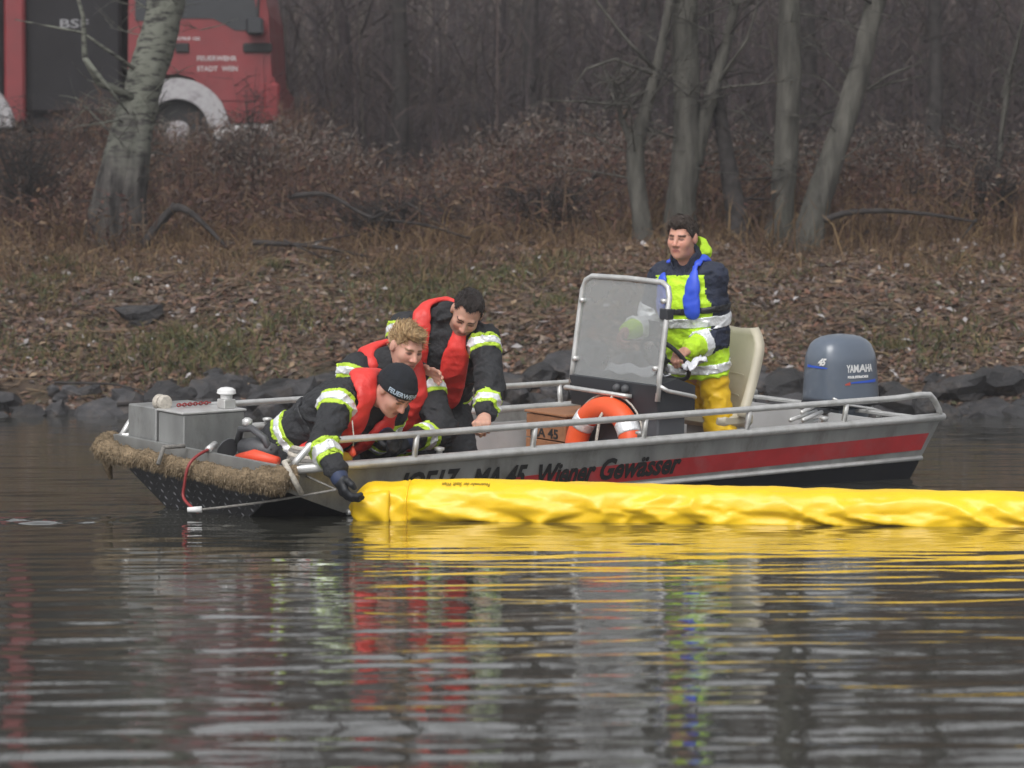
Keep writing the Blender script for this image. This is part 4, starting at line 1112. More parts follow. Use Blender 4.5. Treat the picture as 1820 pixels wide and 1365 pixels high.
F = [(i*nn_+q, i*nn_+(q+1)%nn_, (i+1)*nn_+(q+1)%nn_, (i+1)*nn_+q) for i in range(3) for q in range(nn_)] + [tuple(range(nn_))[::-1], tuple(range(3*nn_, 4*nn_))]
MB().add(V, F).build('lower_leg', MAT['engine'], om, True)
MB().box((0.14,-0.13,-0.26),(0.26,0.13,-0.03),0.012).build('clamp_bracket', MAT['engine_dark'], om)
MB().tube([(0.20,0.10,-0.05),(0.34,0.16,-0.035),(0.50,0.20,-0.02)], 0.02, 8).build('steering_arm', MAT['engine_dark'], om, True)
MB().tube([(0.30,0.22,0.045),(0.18,0.235,0.0),(-0.02,0.24,-0.03),(-0.10,0.23,-0.05),(-0.13,0.21,-0.085),(-0.11,0.19,-0.09)], 0.008, 7).build('steering_link', MAT['alu_light'], om, True)
MB().tube([(0.16,0.09,-0.03),(0.30,0.14,-0.12),(0.55,0.10,-0.25),(0.75,-0.05,-0.36)], 0.012, 7).build('control_cable', MAT['engine_dark'], om, True)
def cowl_map(a_c, zc, V):
    """wrap lettering round the cowling; a_c angle of the middle, port side is +90 degrees"""
    out = []
    for x, y, d in V:
        z = zc + y; l, w, sh = cowl_ring(z)
        a = a_c + x/0.215
        ca, sa = math.cos(a), math.sin(a); e = 2/2.7
        out.append((sh + (l+0.0025+d)*math.copysign(abs(ca)**e, ca), (w+0.0025+d)*math.copysign(abs(sa)**e, sa), z))
    return out
def cowl_text(body, size, width, a_c, zc, mat, shear=0.0, bold=0.0015):
    V, F = text_geo(body, size, extrude=0.0006, bold=bold, shear=shear); V[:, 0] -= V[:, 0].min(); V[:, 0] *= width/V[:, 0].max(); V[:, 0] -= width/2; V[:, 0] *= -1
    V[:, 0] *= -1
    me = bpy.data.meshes.new('lettering'); me.from_pydata(cowl_map(a_c, zc, V), [], F); link('lettering', me, om, mat)
def cowl_bar(x0, x1, z0, z1, a_c, mat, name):
    V = []; n = 10
    for k in range(n+1):
        x = x0 + (x1-x0)*k/n; zz = z0 + (z1-z0)*0; h = (z1-z0)*(0.35+0.65*k/n)
        V += [(x, zz, 0), (x, zz+h, 0)]
    P = cowl_map(a_c, 0.0, V); me = bpy.data.meshes.new(name); me.from_pydata(P, [], [(2*k, 2*k+2, 2*k+3, 2*k+1) for k in range(n)]); link(name, me, om, mat)
# angles: 0 faces the bow, 90 port, 180 astern
cowl_text('YAMAHA', 0.062, 0.155, RAD(88), 0.185, MAT['white'], bold=0.002)
cowl_text('FOUR STROKE', 0.018, 0.11, RAD(84), 0.150, MAT['white'])
cowl_text('45', 0.055, 0.07, RAD(16), 0.225, MAT['white'], shear=0.4, bold=0.003)
cowl_bar(-0.05, 0.11, 0.118, 0.138, RAD(88), MAT['blue_decal'], 'decal')
cowl_bar(-0.09, -0.053, 0.108, 0.128, RAD(88), MAT['red_decal'], 'decal')
cowl_bar(0.05, -0.10, 0.205, 0.222, RAD(14), MAT['blue_decal'], 'decal')

# clutter aft
o0 = (-1.62, 0.34, -0.424)
bg_ = thing('fuel_tank', 'black fuel tank with hose behind the helm seat', 'fuel tank', o0)
MB().box((-0.22,-0.15,0.0),(0.20,0.15,0.24),0.03).build('tank', MAT['engine_dark'], bg_, 'auto')
MB().lathe([(0.035,0),(0.035,0.03),(0.02,0.035)], Matrix.Translation((0.1,0.0,0.24)), 14).build('filler_cap', MAT['redhose'], bg_, True)
MB().tube([(-0.1,0,0.24),(-0.15,0.06,0.34),(-0.30,0.08,0.36),(-0.42,0.0,0.30)], 0.01, 7).build('hose', MAT['engine_dark'], bg_, True)
o0 = (-1.66, 0.28, -0.18)
pd = thing('pipe_bundle', 'bundle of silver tubes lying aft of the seat', 'tubes', o0)
for k, (dy, dz, l) in enumerate([(0,0,0.42),(0.05,0.01,0.36),(0.02,0.055,0.40),(0.09,0.06,0.34),(0.06,0.10,0.30)]):
    MB().tube([(-l*0.5, dy-0.08, dz+0.10+0.03), (l*0.5, dy+0.10, dz+0.02+0.10)], 0.013, 10).build('tube', MAT['alu_light'], pd, True)
o0 = (-0.98, 0.48, -0.424)
bk = thing('white_bucket', 'small white bucket behind the rail by the console', 'bucket', o0)
MB().lathe([(0.075,0),(0.08,0.02),(0.095,0.28),(0.10,0.285),(0.10,0.30),(0.085,0.30),(0.072,0.03)], Matrix(), 20).build('pail', MAT['white'], bk, 'auto')
MB().tube([(0.0,0.10,0.27),(0.03,0.09,0.31),(0.05,0.0,0.34),(0.03,-0.09,0.31),(0,-0.10,0.27)], 0.004, 6).build('bail', MAT['tool_grey'], bk, True)
o0 = (-0.60, 0.06, 0.27)
ch = thing('river_chart', 'white sheet lying on the dashboard behind windscreen', 'chart', o0)
rows = [[(0.10 - 0.02*i, -0.20 + 0.04*j, 0.006 + 0.045*math.exp(-((i-3)/1.6)**2) + 0.01*math.sin(j*1.3+i)) for j in range(11)] for i in range(8)]
shell('sheet', rows, 0.004, MAT['paper'], ch)
o0 = (-0.80, 0.27, 0.30)
pk = thing('clear_pouch', 'crumpled white plastic pouch in the helmsman hand', 'pouch', o0)
rows = [[(0.06 - 0.016*i, -0.03 + 0.012*j + 0.01*math.sin(i), 0.02 + 0.018*math.sin(j*1.9+i*0.7) + 0.006*i) for j in range(7)] for i in range(9)]
shell('film', rows, 0.01, MAT['paper'], pk)

# tools and rope heaped on the bow deck
o0 = (2.12, 0.22, -0.044)
tl = thing('power_cutter', 'grey and orange power cutter lying on the bow deck', 'power tool', o0)
MB().tube([(0.0,-0.12,0.075),(-0.02,-0.02,0.08),(-0.03,0.10,0.07)], [0.045,0.058,0.04], 14).build('motor_housing', MAT['tool_grey'], tl, True)
MB().tube([(0.09,-0.03,0.03),(0.07,0.08,0.055),(0.03,0.22,0.045)], [0.028,0.036,0.022], 12).build('orange_casing', MAT['tool_orange'], tl, True)
MB().tube([(0.02,-0.14,0.10),(0.03,-0.10,0.17),(0.02,-0.02,0.18),(0.0,0.06,0.14),(-0.01,0.09,0.08)], 0.018, 10).build('handle', MAT['tool_grey'], tl, True)
MB().lathe([(0.02,0),(0.026,0.01),(0.026,0.03),(0.012,0.04)], Matrix.Translation((0.02,-0.06,0.19)), 12).build('cap', MAT['alu_light'], tl, True)
MB().lathe([(0.05,-0.004),(0.06,-0.003),(0.06,0.003),(0.05,0.004)], Matrix.Translation((0.06,-0.17,0.062)) @ Matrix.Rotation(RAD(70),4,'X'), 22).build('cutting_disc', MAT['tool_grey'], tl, 'auto')
o0 = (1.92, 0.44, -0.044)
rc = thing('rope_coil', 'heap of grey brown rope by the sloping rail end', 'rope', o0)
for k in range(5):
    r = 0.13 - 0.012*k
    pts = [(0.0 + r*1.15*math.cos(a) + 0.01*math.sin(3*a+k), 0.0 + r*math.sin(a)*1.4 + 0.012*math.cos(2*a+k), 0.018 + 0.021*k + 0.008*math.sin(2*a+1.3*k)) for a in np.linspace(0.3*k, 0.3*k+2*math.pi, 29)]
    MB().tube(pts, 0.0135, 8, cap=False).build('turn', MAT['grey_rope'] if k % 2 else MAT['rope'], rc, True)
o0 = (1.90, 0.16, -0.044)
bgk = thing('dark_bag', 'small dark green bag behind the power cutter', 'bag', o0)
mb = MB(); 
rows = [(0.02,0.0),(0.10,0.005),(0.125,0.05),(0.12,0.10),(0.085,0.15),(0.03,0.17)]
mb.lathe(rows, Matrix.Diagonal((0.8,1.1,1.0,1.0)), 20); bo = mb.build('bag_body', M('dark_green_fabric', (0.02, 0.035, 0.032), 0.8), bgk, True)
MB().tube([(0,-0.05,0.16),(0,-0.02,0.21),(0,0.03,0.21),(0,0.06,0.16)], 0.007, 6).build('carry_strap', MAT['engine_dark'], bgk, True)
o0 = (1.90, 0.62, -0.03)
gl = thing('yellow_pouch', 'small yellow pouch under the beanie wearer\'s arm', 'pouch', o0)
mb = MB(); mb.lathe([(0.01,0.0),(0.045,0.01),(0.05,0.05),(0.03,0.075),(0.01,0.08)], Matrix.Diagonal((1.3,0.8,1,1)), 14); mb.build('pouch_body', M('yellow_fabric', (0.65, 0.38, 0.02), 0.6), gl, True)

# red hose hanging over the fender and the tow line
def wpt(px, py, Y):
    return None
hz0 = b2w((2.33, 0.14, 0.06))
rh = empty('red_hose', tuple(hz0)); tag(rh, 'thin red hose hanging over the bow fender to the water', 'hose')
hp = [b2w((2.27,0.07,0.052)), b2w((2.345,0.12,0.034)), b2w((2.41,0.145,0.022)), b2w((2.472,0.15,-0.012)), b2w((2.492,0.145,-0.07)), b2w((2.488,0.13,-0.14)), b2w((2.495,0.11,-0.20)), np.array([-1.525, 13.85, 0.025])]
hq = np.array(hp[1:]); tq = np.linspace(0, len(hq)-1, 40); hq = np.stack([np.interp(tq, np.arange(len(hq)), hq[:, k]) for k in range(3)], 1)
for _ in range(14): hq[1:-1] = 0.25*hq[:-2] + 0.5*hq[1:-1] + 0.25*hq[2:]
MB().tube([tuple(p - hz0) for p in hq], 0.0078, 10).build('tube', MAT['redhose'], rh, True)
MB().tube([tuple(hp[0]-hz0), tuple(hp[1]-hz0)], 0.017, 12).build('metal_sleeve', MAT['alu_light'], rh, True)
MB().tube([(hp[-1]-hz0)+np.array([-0.05,0,0.012]), (hp[-1]-hz0)+np.array([0.02,0,0.014])], [0.012,0.017], 10).build('end_fitting', MAT['white'], rh, True)
tw = empty('tow_line', tuple(hp[-1])); tag(tw, 'grey line running from hose end to the gloved hand', 'line')
pA = hp[-1] + np.array([0.01,0,0.012]); pB = np.array([-0.835, 13.57, 0.155])
MB().tube([tuple(pA + (pB-pA)*t - np.array([0,0,0.008*math.sin(math.pi*t)]) - hp[-1]) for t in np.linspace(0,1,12)], 0.006, 8).build('strand', MAT['grey_rope'], tw, True)
MB().tube([tuple(pB - hp[-1]), tuple(np.array([-1.00,13.72,0.215]) - hp[-1])], 0.005, 8).build('strand', MAT['grey_rope'], tw, True)

# ================================================================== OIL BOOM
MAT['boom'] = M('yellow_pvc', (0.86, 0.55, 0.012), 0.36, var=0.06, scale=3, bump=0.06, bscale=60, dirt=(0.66, 0.42, 0.015), dirt_amt=0.3, rvar=0.06)
B0 = np.array([-0.79, 13.80, 0.055]); B1 = np.array([9.5, 12.45, 0.045])
BL = float(np.linalg.norm(B1-B0)); bd = (B1-B0)/BL; bs = norm(np.cross(bd, [0,0,1])); bu = np.cross(bs, bd)
def tri(x): return 2*np.abs(x - np.floor(x+0.5))
def boom_r(s, a):
    """radius at distance s along and angle a round (0 = towards the camera, 90 = up)"""
    s = np.asarray(s, float); a = np.asarray(a, float)
    base = 0.120 + 0.012*np.exp(-((s-0.62)/0.35)**2) + 0.004*np.sin(s*2.1) - 0.004*np.clip(s/3, 0, 1)
    p = np.stack([s*2.0, np.cos(a)*0.9, np.sin(a)*0.9], -1).reshape(-1, 3)
    w1 = vnoise(p*1.4, 41).reshape(s.shape); w2 = vnoise(p*3.1, 42).reshape(s.shape)
    low = np.clip(0.85 - np.sin(a)*0.75, 0.22, 1.2)            # folds gather low on the sleeve
    f1 = tri(s*2.9 + a*0.62 + 0.75*w1)                       # slanting folds
    f2 = tri(s*4.1 - a*0.85 + 0.8*w2 + 0.3)
    crease = (1-np.abs(1-2*f1))**1.0*0.0 + (f1**1.3)*0.029 + (f2**1.6)*0.016*(0.5+0.5*w1)
    r = base + (crease - 0.017)*low + 0.004*w2 + 0.002*vnoise(p*9, 43).reshape(s.shape)
    # strap pulling the sleeve in, and the gathered end
    r = r - 0.010*np.exp(-((s-0.30)/0.012)**2)
    e = np.clip(s/0.16, 0, 1)
    return r*(1 - (1-e)**2.6)*np.where(s < 0.10, 1 + 0.10*np.sin(a*9 + 2*w1)*(1-e), 1)
def boom_pt(s, a, off=0.0):
    r = boom_r(s, a) + off
    sag = 0.010*np.sin(s*1.3)
    return B0 + bd*s[..., None] + (-bs*0 + 1)*0 + (bs*(np.cos(a)*r)[..., None]) + bu*(np.sin(a)*r + sag)[..., None]
ss = np.concatenate([np.linspace(0.001, 0.16, 22), np.arange(0.17, 3.9, 0.011), np.arange(3.9, BL, 0.06)])
aa = np.linspace(0, 2*math.pi, 73)[:-1]
S_, A_ = np.meshgrid(ss, aa, indexing='ij')
V = boom_pt(S_, A_).reshape(-1, 3); n, k = S_.shape
i = np.arange(n-1)[:, None]*k; j = np.arange(k)[None]; j2 = (j+1) % k
F = np.stack([i+j, i+j2, i+k+j2, i+k+j], -1).reshape(-1, 4)
boom = empty('oil_boom', tuple(B0)); tag(boom, 'long yellow oil boom floating beside the boat', 'oil boom')
link('sleeve', mesh_np('sleeve', V - B0, F), boom, MAT['boom'], True)
# flap folded over at the end
rows = []
for q in range(10):
    t = q/9
    rows.append([tuple(boom_pt(np.array([0.03+0.19*u]), np.array([RAD(38) - t*RAD(88)]), 0.006 + 0.022*math.sin(math.pi*t)*(0.4+0.6*math.sin(3*u+1)) + 0.004*math.sin(9*u))[0] - B0) for u in np.linspace(0, 1, 12)])
shell('end_flap', rows, 0.005, MAT['boom'], boom)
a_ = np.linspace(0, 2*math.pi, 41)
MB().tube([tuple(p - B0) for p in boom_pt(np.full(41, 0.30), a_, 0.004)], 0.006, 6, cap=False).build('strap', MAT['boom'], boom, True)
V, F = text_geo('Feuerwehr der Stadt Wien', 0.035, extrude=0.0005, shear=0.1)
V[:, 0] -= V[:, 0].min(); V[:, 0] *= 0.23/V[:, 0].max()
# printed upside down, as the sleeve has rolled over
P = boom_pt(0.70 - V[:, 0] , RAD(60) - (V[:, 1])/0.12, 0.003) - B0
me = bpy.data.meshes.new('lettering'); me.from_pydata([tuple(p) for p in P], [], F); link('lettering', me, boom, MAT['ink'])

# ================================================================== PEOPLE
# signed-distance modelling: limbs are blended into one surface, garments are offset surfaces of their own
f32 = np.float32
def cap(a, b, ra, rb=None):
    a = np.array(a, f32); b = np.array(b, f32); rb = ra if rb is None else rb
    ba = b-a; L2 = max(float(ba @ ba), 1e-9)
    il, dr_ = f32(1/L2), f32(rb-ra)
    def f(p):
        q = p-a; qb = q @ ba; t = qb*il; np.clip(t, 0, 1, out=t)
        m = np.einsum('ij,ij->i', q, q); m -= t*(2*qb - t*f32(L2)); np.maximum(m, 0, out=m); np.sqrt(m, out=m)
        m -= f32(ra) + dr_*t
        return m
    return f
def near(fn, c, R, pad=0.05):
    """evaluate fn only close to c; farther off a sphere stands for it"""
    c = np.array(c, f32)
    def f(p):
        q = p-c; d = np.sqrt(np.einsum('ij,ij->i', q, q)) - f32(R)
        k = d < pad
        if k.any(): d[k] = fn(p[k])
        return d
    return f
def fcap(a, b, ra, rb, n, k=0.72):
    """capsule flattened along n"""
    a = np.array(a, f32); b = np.array(b, f32); n = np.array(n, f32); ba = b-a; s = 1/k-1
    ba = ba + n*(ba @ n)*s; L2 = float(ba @ ba)
    def f(p):
        q = p-a; q = q + (q @ n)[:, None]*n*s; t = np.clip((q @ ba)/L2, 0, 1)
        return (np.linalg.norm(q - t[:, None]*ba, axis=1) - (ra + (rb-ra)*t))*0.85
    return f
def ell(c, r, Mx=None):
    c = np.array(c, f32); r = np.array(r, f32)
    def f(p):
        q = p-c
        if Mx is not None: q = q @ Mx
        k0 = np.linalg.norm(q/r, axis=1); k1 = np.linalg.norm(q/(r*r), axis=1) + 1e-9
        return k0*(k0-1)/k1
    return f
def smin(a, b, k):
    h = np.clip(k - np.abs(a-b), 0, None)/k
    return np.minimum(a, b) - h*h*k*0.25
def smax(a, b, k): return -smin(-a, -b, k)
def U(fs, k=0.0):
    def f(p):
        d = fs[0](p)
        for g in fs[1:]:
            e = g(p); d = smin(d, e, k) if k else np.minimum(d, e)
        return d
    return f
def sdf_mesh(fn, lo, hi, vox, blk=8):
    lo = np.array(lo, f32); hi = np.array(hi, f32)
    nb = np.ceil((hi-lo)/(vox*blk)).astype(int) + 1
    n = nb*blk
    gi = np.stack(np.meshgrid(*[np.arange(q) for q in nb], indexing='ij'), -1).reshape(-1, 3)
    bc = lo + (gi*blk + blk*0.5)*vox
    d = fn(bc.astype(f32))
    near = np.abs(d) < vox*blk*0.87*1.35 + 0.02
    G = np.repeat(np.repeat(np.repeat(d.reshape(nb).astype(f32), blk, 0), blk, 1), blk, 2)
    loc_ = np.stack(np.meshgrid(*[np.arange(blk)]*3, indexing='ij'), -1).reshape(-1, 3)
    idx = (gi[near]*blk)[:, None, :] + loc_[None]
    idx = idx.reshape(-1, 3)
    vals = np.empty(len(idx), f32)
    for s in range(0, len(idx), 400000):
        vals[s:s+400000] = fn((lo + idx[s:s+400000]*f32(vox)).astype(f32))
    G[idx[:, 0], idx[:, 1], idx[:, 2]] = vals
    S = G < 0
    c = np.zeros(tuple(n-1), np.uint8)
    corners = [(i, j, k) for i in (0, 1) for j in (0, 1) for k in (0, 1)]
    for i, j, k in corners: c += S[i:n[0]-1+i, j:n[1]-1+j, k:n[2]-1+k]
    act = np.argwhere((c > 0) & (c < 8))
    vid = np.full(tuple(n-1), -1, np.int32); vid[act[:, 0], act[:, 1], act[:, 2]] = np.arange(len(act))
    acc = np.zeros((len(act), 3), f32); cnt = np.zeros(len(act), f32)
    cv = {q: G[act[:, 0]+q[0], act[:, 1]+q[1], act[:, 2]+q[2]] for q in corners}
    for q in corners:
        for ax in range(3):
            if q[ax] == 0:
                r = list(q); r[ax] = 1; r = tuple(r)
                a, b = cv[q], cv[r]; m = (a < 0) != (b < 0)
                t = a[m]/(a[m]-b[m]); pt = np.tile(np.array(q, f32), (m.sum(), 1)); pt[:, ax] += t
                acc[m] += pt; cnt[m] += 1
    V = lo + (act + acc/cnt[:, None])*f32(vox)
    Fs = []
    for ax in range(3):
        o = [k for k in range(3) if k != ax]
        sl0 = [slice(1, -1)]*3; sl1 = [slice(1, -1)]*3
        sl0[ax] = slice(0, -1); sl1[ax] = slice(1, None)
        A = S[tuple(sl0)]; B = S[tuple(sl1)]
        e = np.argwhere(A != B)
        if not len(e): continue
        ins = A[e[:, 0], e[:, 1], e[:, 2]]
        base = e.copy()
        for k in o: base[:, k] += 1
        q = []
        for da, db in ((0, 0), (1, 0), (1, 1), (0, 1)):
            t = base.copy(); t[:, o[0]] -= 1-da; t[:, o[1]] -= 1-db
            q.append(vid[t[:, 0], t[:, 1], t[:, 2]])
        q = np.stack(q, 1); flip = ins if ax != 1 else ~ins
        q[~flip] = q[~flip][:, ::-1]
        Fs.append(q)
    F = np.concatenate(Fs); F = F[(F >= 0).all(1)]
    return V, F
def drop_specks(V, F, frac=0.04):
    """keep only the pieces that are not tiny crumbs"""
    lab = np.arange(len(V))
    for _ in range(400):
        m = lab[F].min(1); new = lab.copy()
        np.minimum.at(new, F.ravel(), np.repeat(m, 4)); new = new[new]
        if (new == lab).all(): break
        lab = new
    u, cn = np.unique(lab, return_counts=True)
    ok = set(u[cn > max(frac*cn.max(), 12)].tolist())
    keep = np.isin(lab, list(ok)); F = F[keep[F[:, 0]]]
    used = np.unique(F); re = np.full(len(V), -1); re[used] = np.arange(len(used))
    return V[used], re[F]

def folds(p, amp=0.006, seed=0):
    a = vnoise(p*9 + 3, 60+seed); q = p*np.array([10, 10, 19], f32) + a[:, None]*0.9
    r1 = 1-np.abs(vnoise(q, 61+seed)); r2 = 1-np.abs(vnoise(q[:, ::-1]*1.7 + 5, 62+seed))
    return amp*(a*0.8 - (r1*r1*1.5-0.6) - (r2*r2*0.9-0.35))

def hand_parts(wr, d, pn, th, curl=(0.5, 0.6, 0.4), spread=1.0, scale=1.0, thumb=0.5):
    """fingers along d, palm facing pn, thumb on side th"""
    wr = np.array(wr); d = norm(d); th = norm(np.array(th) - d*(np.array(th) @ d)); pn = norm(np.cross(d, th)) if (np.cross(d, th) @ np.array(pn)) > 0 else -norm(np.cross(d, th))
    s = scale; out = []
    lens = [(0.042, 0.026, 0.021), (0.047, 0.030, 0.022), (0.044, 0.028, 0.021), (0.035, 0.021, 0.018)]
    for i, off in enumerate((0.029, 0.010, -0.010, -0.029)):
        k0 = wr + d*0.012*s + th*off*0.62*s
        k1 = wr + d*(0.088 - 0.006*abs(i-1))*s + th*off*spread*s - pn*0.004*s
        out.append(cap(k0, k1, 0.0165*s, 0.0125*s))
        p = k1; ang = 0.0
        for L_, c, r in zip(lens[i], curl, (0.0098, 0.0090, 0.0078)):
            ang += c
            v = d*math.cos(ang) + pn*math.sin(ang) + th*off*0.6*(0.3 if sum(curl) > 1.5 else 1.0)
            q = p + norm(v)*L_*s; out.append(cap(p, q, r*s, r*0.93*s)); p = q
    t0 = wr + d*0.022*s + th*0.018*s + pn*0.006*s
    t1 = t0 + (th*0.030 + d*0.026 + pn*0.012)*s
    t2 = t1 + (th*(0.020-0.030*thumb) + d*0.024 + pn*0.022*thumb)*s
    t3 = t2 + (th*(0.008-0.030*thumb) + d*0.016 + pn*0.018*thumb)*s
    out += [cap(t0, t1, 0.016*s, 0.012*s), cap(t1, t2, 0.0115*s, 0.0100*s), cap(t2, t3, 0.0098*s, 0.0085*s)]
    return out

def head_sdf(c, Mh, s=1.0):
    """Mh columns: right, forward, up"""
    Mh = np.array(Mh, f32); c = np.array(c, f32)
    skull = ell((0, -0.012, 0.032), (0.075, 0.097, 0.086)); face = ell((0, 0.028, -0.032), (0.061, 0.064, 0.084))
    jaw = ell((0, 0.042, -0.082), (0.044, 0.046, 0.036)); chin = ell((0, 0.074, -0.100), (0.020, 0.017, 0.016))
    cheeks = [ell((x, 0.060, -0.026), (0.026, 0.026, 0.026)) for x in (-0.036, 0.036)]
    brow = cap((-0.034, 0.080, 0.021), (0.034, 0.080, 0.021), 0.011)
    nose = cap((0, 0.090, 0.006), (0, 0.111, -0.030), 0.0085, 0.0125)
    wings = [ell((x, 0.098, -0.036), (0.009, 0.011, 0.008)) for x in (-0.013, 0.013)]
    lips = [cap((-0.019, 0.086, -0.063), (0.019, 0.086, -0.063), 0.0068), cap((-0.015, 0.086, -0.073), (0.015, 0.086, -0.073), 0.0072)]
    sock = [ell((x, 0.098, 0.000), (0.018, 0.016, 0.012)) for x in (-0.031, 0.031)]
    eyes = [ell((x, 0.074, 0.000), (0.0145, 0.0135, 0.0125)) for x in (-0.031, 0.031)]
    ears = [ell((x, -0.010, -0.004), (0.011, 0.021, 0.032)) for x in (-0.078, 0.078)]
    def f(p):
        q = ((p-c) @ Mh)/f32(s)
        d = smin(skull(q), face(q), 0.03); d = smin(d, jaw(q), 0.03); d = smin(d, chin(q), 0.02)
        for g in cheeks: d = smin(d, g(q), 0.03)
        d = smin(d, brow(q), 0.016)
        for g in sock: d = smax(d, -g(q), 0.012)
        for g in eyes: d = smin(d, g(q), 0.004)
        d = smin(d, nose(q), 0.014)
        for g in wings: d = smin(d, g(q), 0.008)
        for g in lips: d = smin(d, g(q), 0.008)
        for g in ears: d = smin(d, g(q), 0.010)
        return d*f32(s)
    return f

SKIN = M_attr('skin')
MAT['lime'] = M('lime_reflex_fabric', (0.46, 0.66, 0.045), 0.6, var=0.08, scale=20)
MAT['hi_vis'] = M('hi_vis_lime_jacket', (0.52, 0.82, 0.025), 0.6, var=0.10, scale=10, bump=0.5, bscale=30)
MAT['navy'] = M('navy_fabric', (0.016, 0.022, 0.045), 0.75, var=0.25, scale=14, bump=0.6, bscale=34)
MAT['black_cloth'] = M('black_turnout_fabric', (0.019, 0.020, 0.023), 0.8, var=0.35, scale=10, bump=0.7, bscale=34)
MAT['red_vest'] = M('red_vest_fabric', (0.68, 0.040, 0.032), 0.5, var=0.12, scale=9, bump=0.35, bscale=30)
MAT['blue_vest'] = M('blue_vest_fabric', (0.03, 0.085, 0.62), 0.5, var=0.08, scale=8)
MAT['trouser_yellow'] = M('yellow_oilskin', (0.80, 0.50, 0.012), 0.45, var=0.06, scale=6, bump=0.15, bscale=26)
MAT['glove'] = M('black_glove', (0.012, 0.014, 0.018), 0.6, var=0.2)
MAT['glove_blue'] = M('blue_glove_cuff', (0.03, 0.045, 0.10), 0.6, var=0.2)
MAT['knit'] = M('black_knit', (0.010, 0.012, 0.017), 0.9, var=0.25, scale=30, bump=0.5, bscale=220)
MAT['hair_brown'] = M('brown_hair', (0.045, 0.030, 0.023), 0.5, var=0.45, scale=26, bump=0.8, bscale=120, aniso=(3, 1, 1))
MAT['hair_dark'] = M('dark_hair', (0.022, 0.016, 0.014), 0.5, var=0.45, scale=26, bump=0.8, bscale=120, aniso=(3, 1, 1))
MAT['hair_blond'] = M('blond_hair', (0.40, 0.26, 0.13), 0.45, var=0.45, scale=22, bump=0.8, bscale=120, aniso=(3, 1, 1))
MAT['strand_dark'] = M_island('dark_hair_strands', [(0.025,0.018,0.016),(0.045,0.033,0.03),(0.015,0.012,0.012)], 0.5)
MAT['strand_brown'] = M_island('brown_hair_strands', [(0.05,0.034,0.026),(0.08,0.06,0.05),(0.03,0.021,0.018),(0.12,0.105,0.095)], 0.5)
MAT['strand_blond'] = M_island('blond_hair_strands', [(0.38,0.25,0.12),(0.55,0.40,0.22),(0.26,0.16,0.08),(0.46,0.32,0.17)], 0.45)
MAT['boot'] = M('black_boot', (0.012, 0.012, 0.012), 0.5)

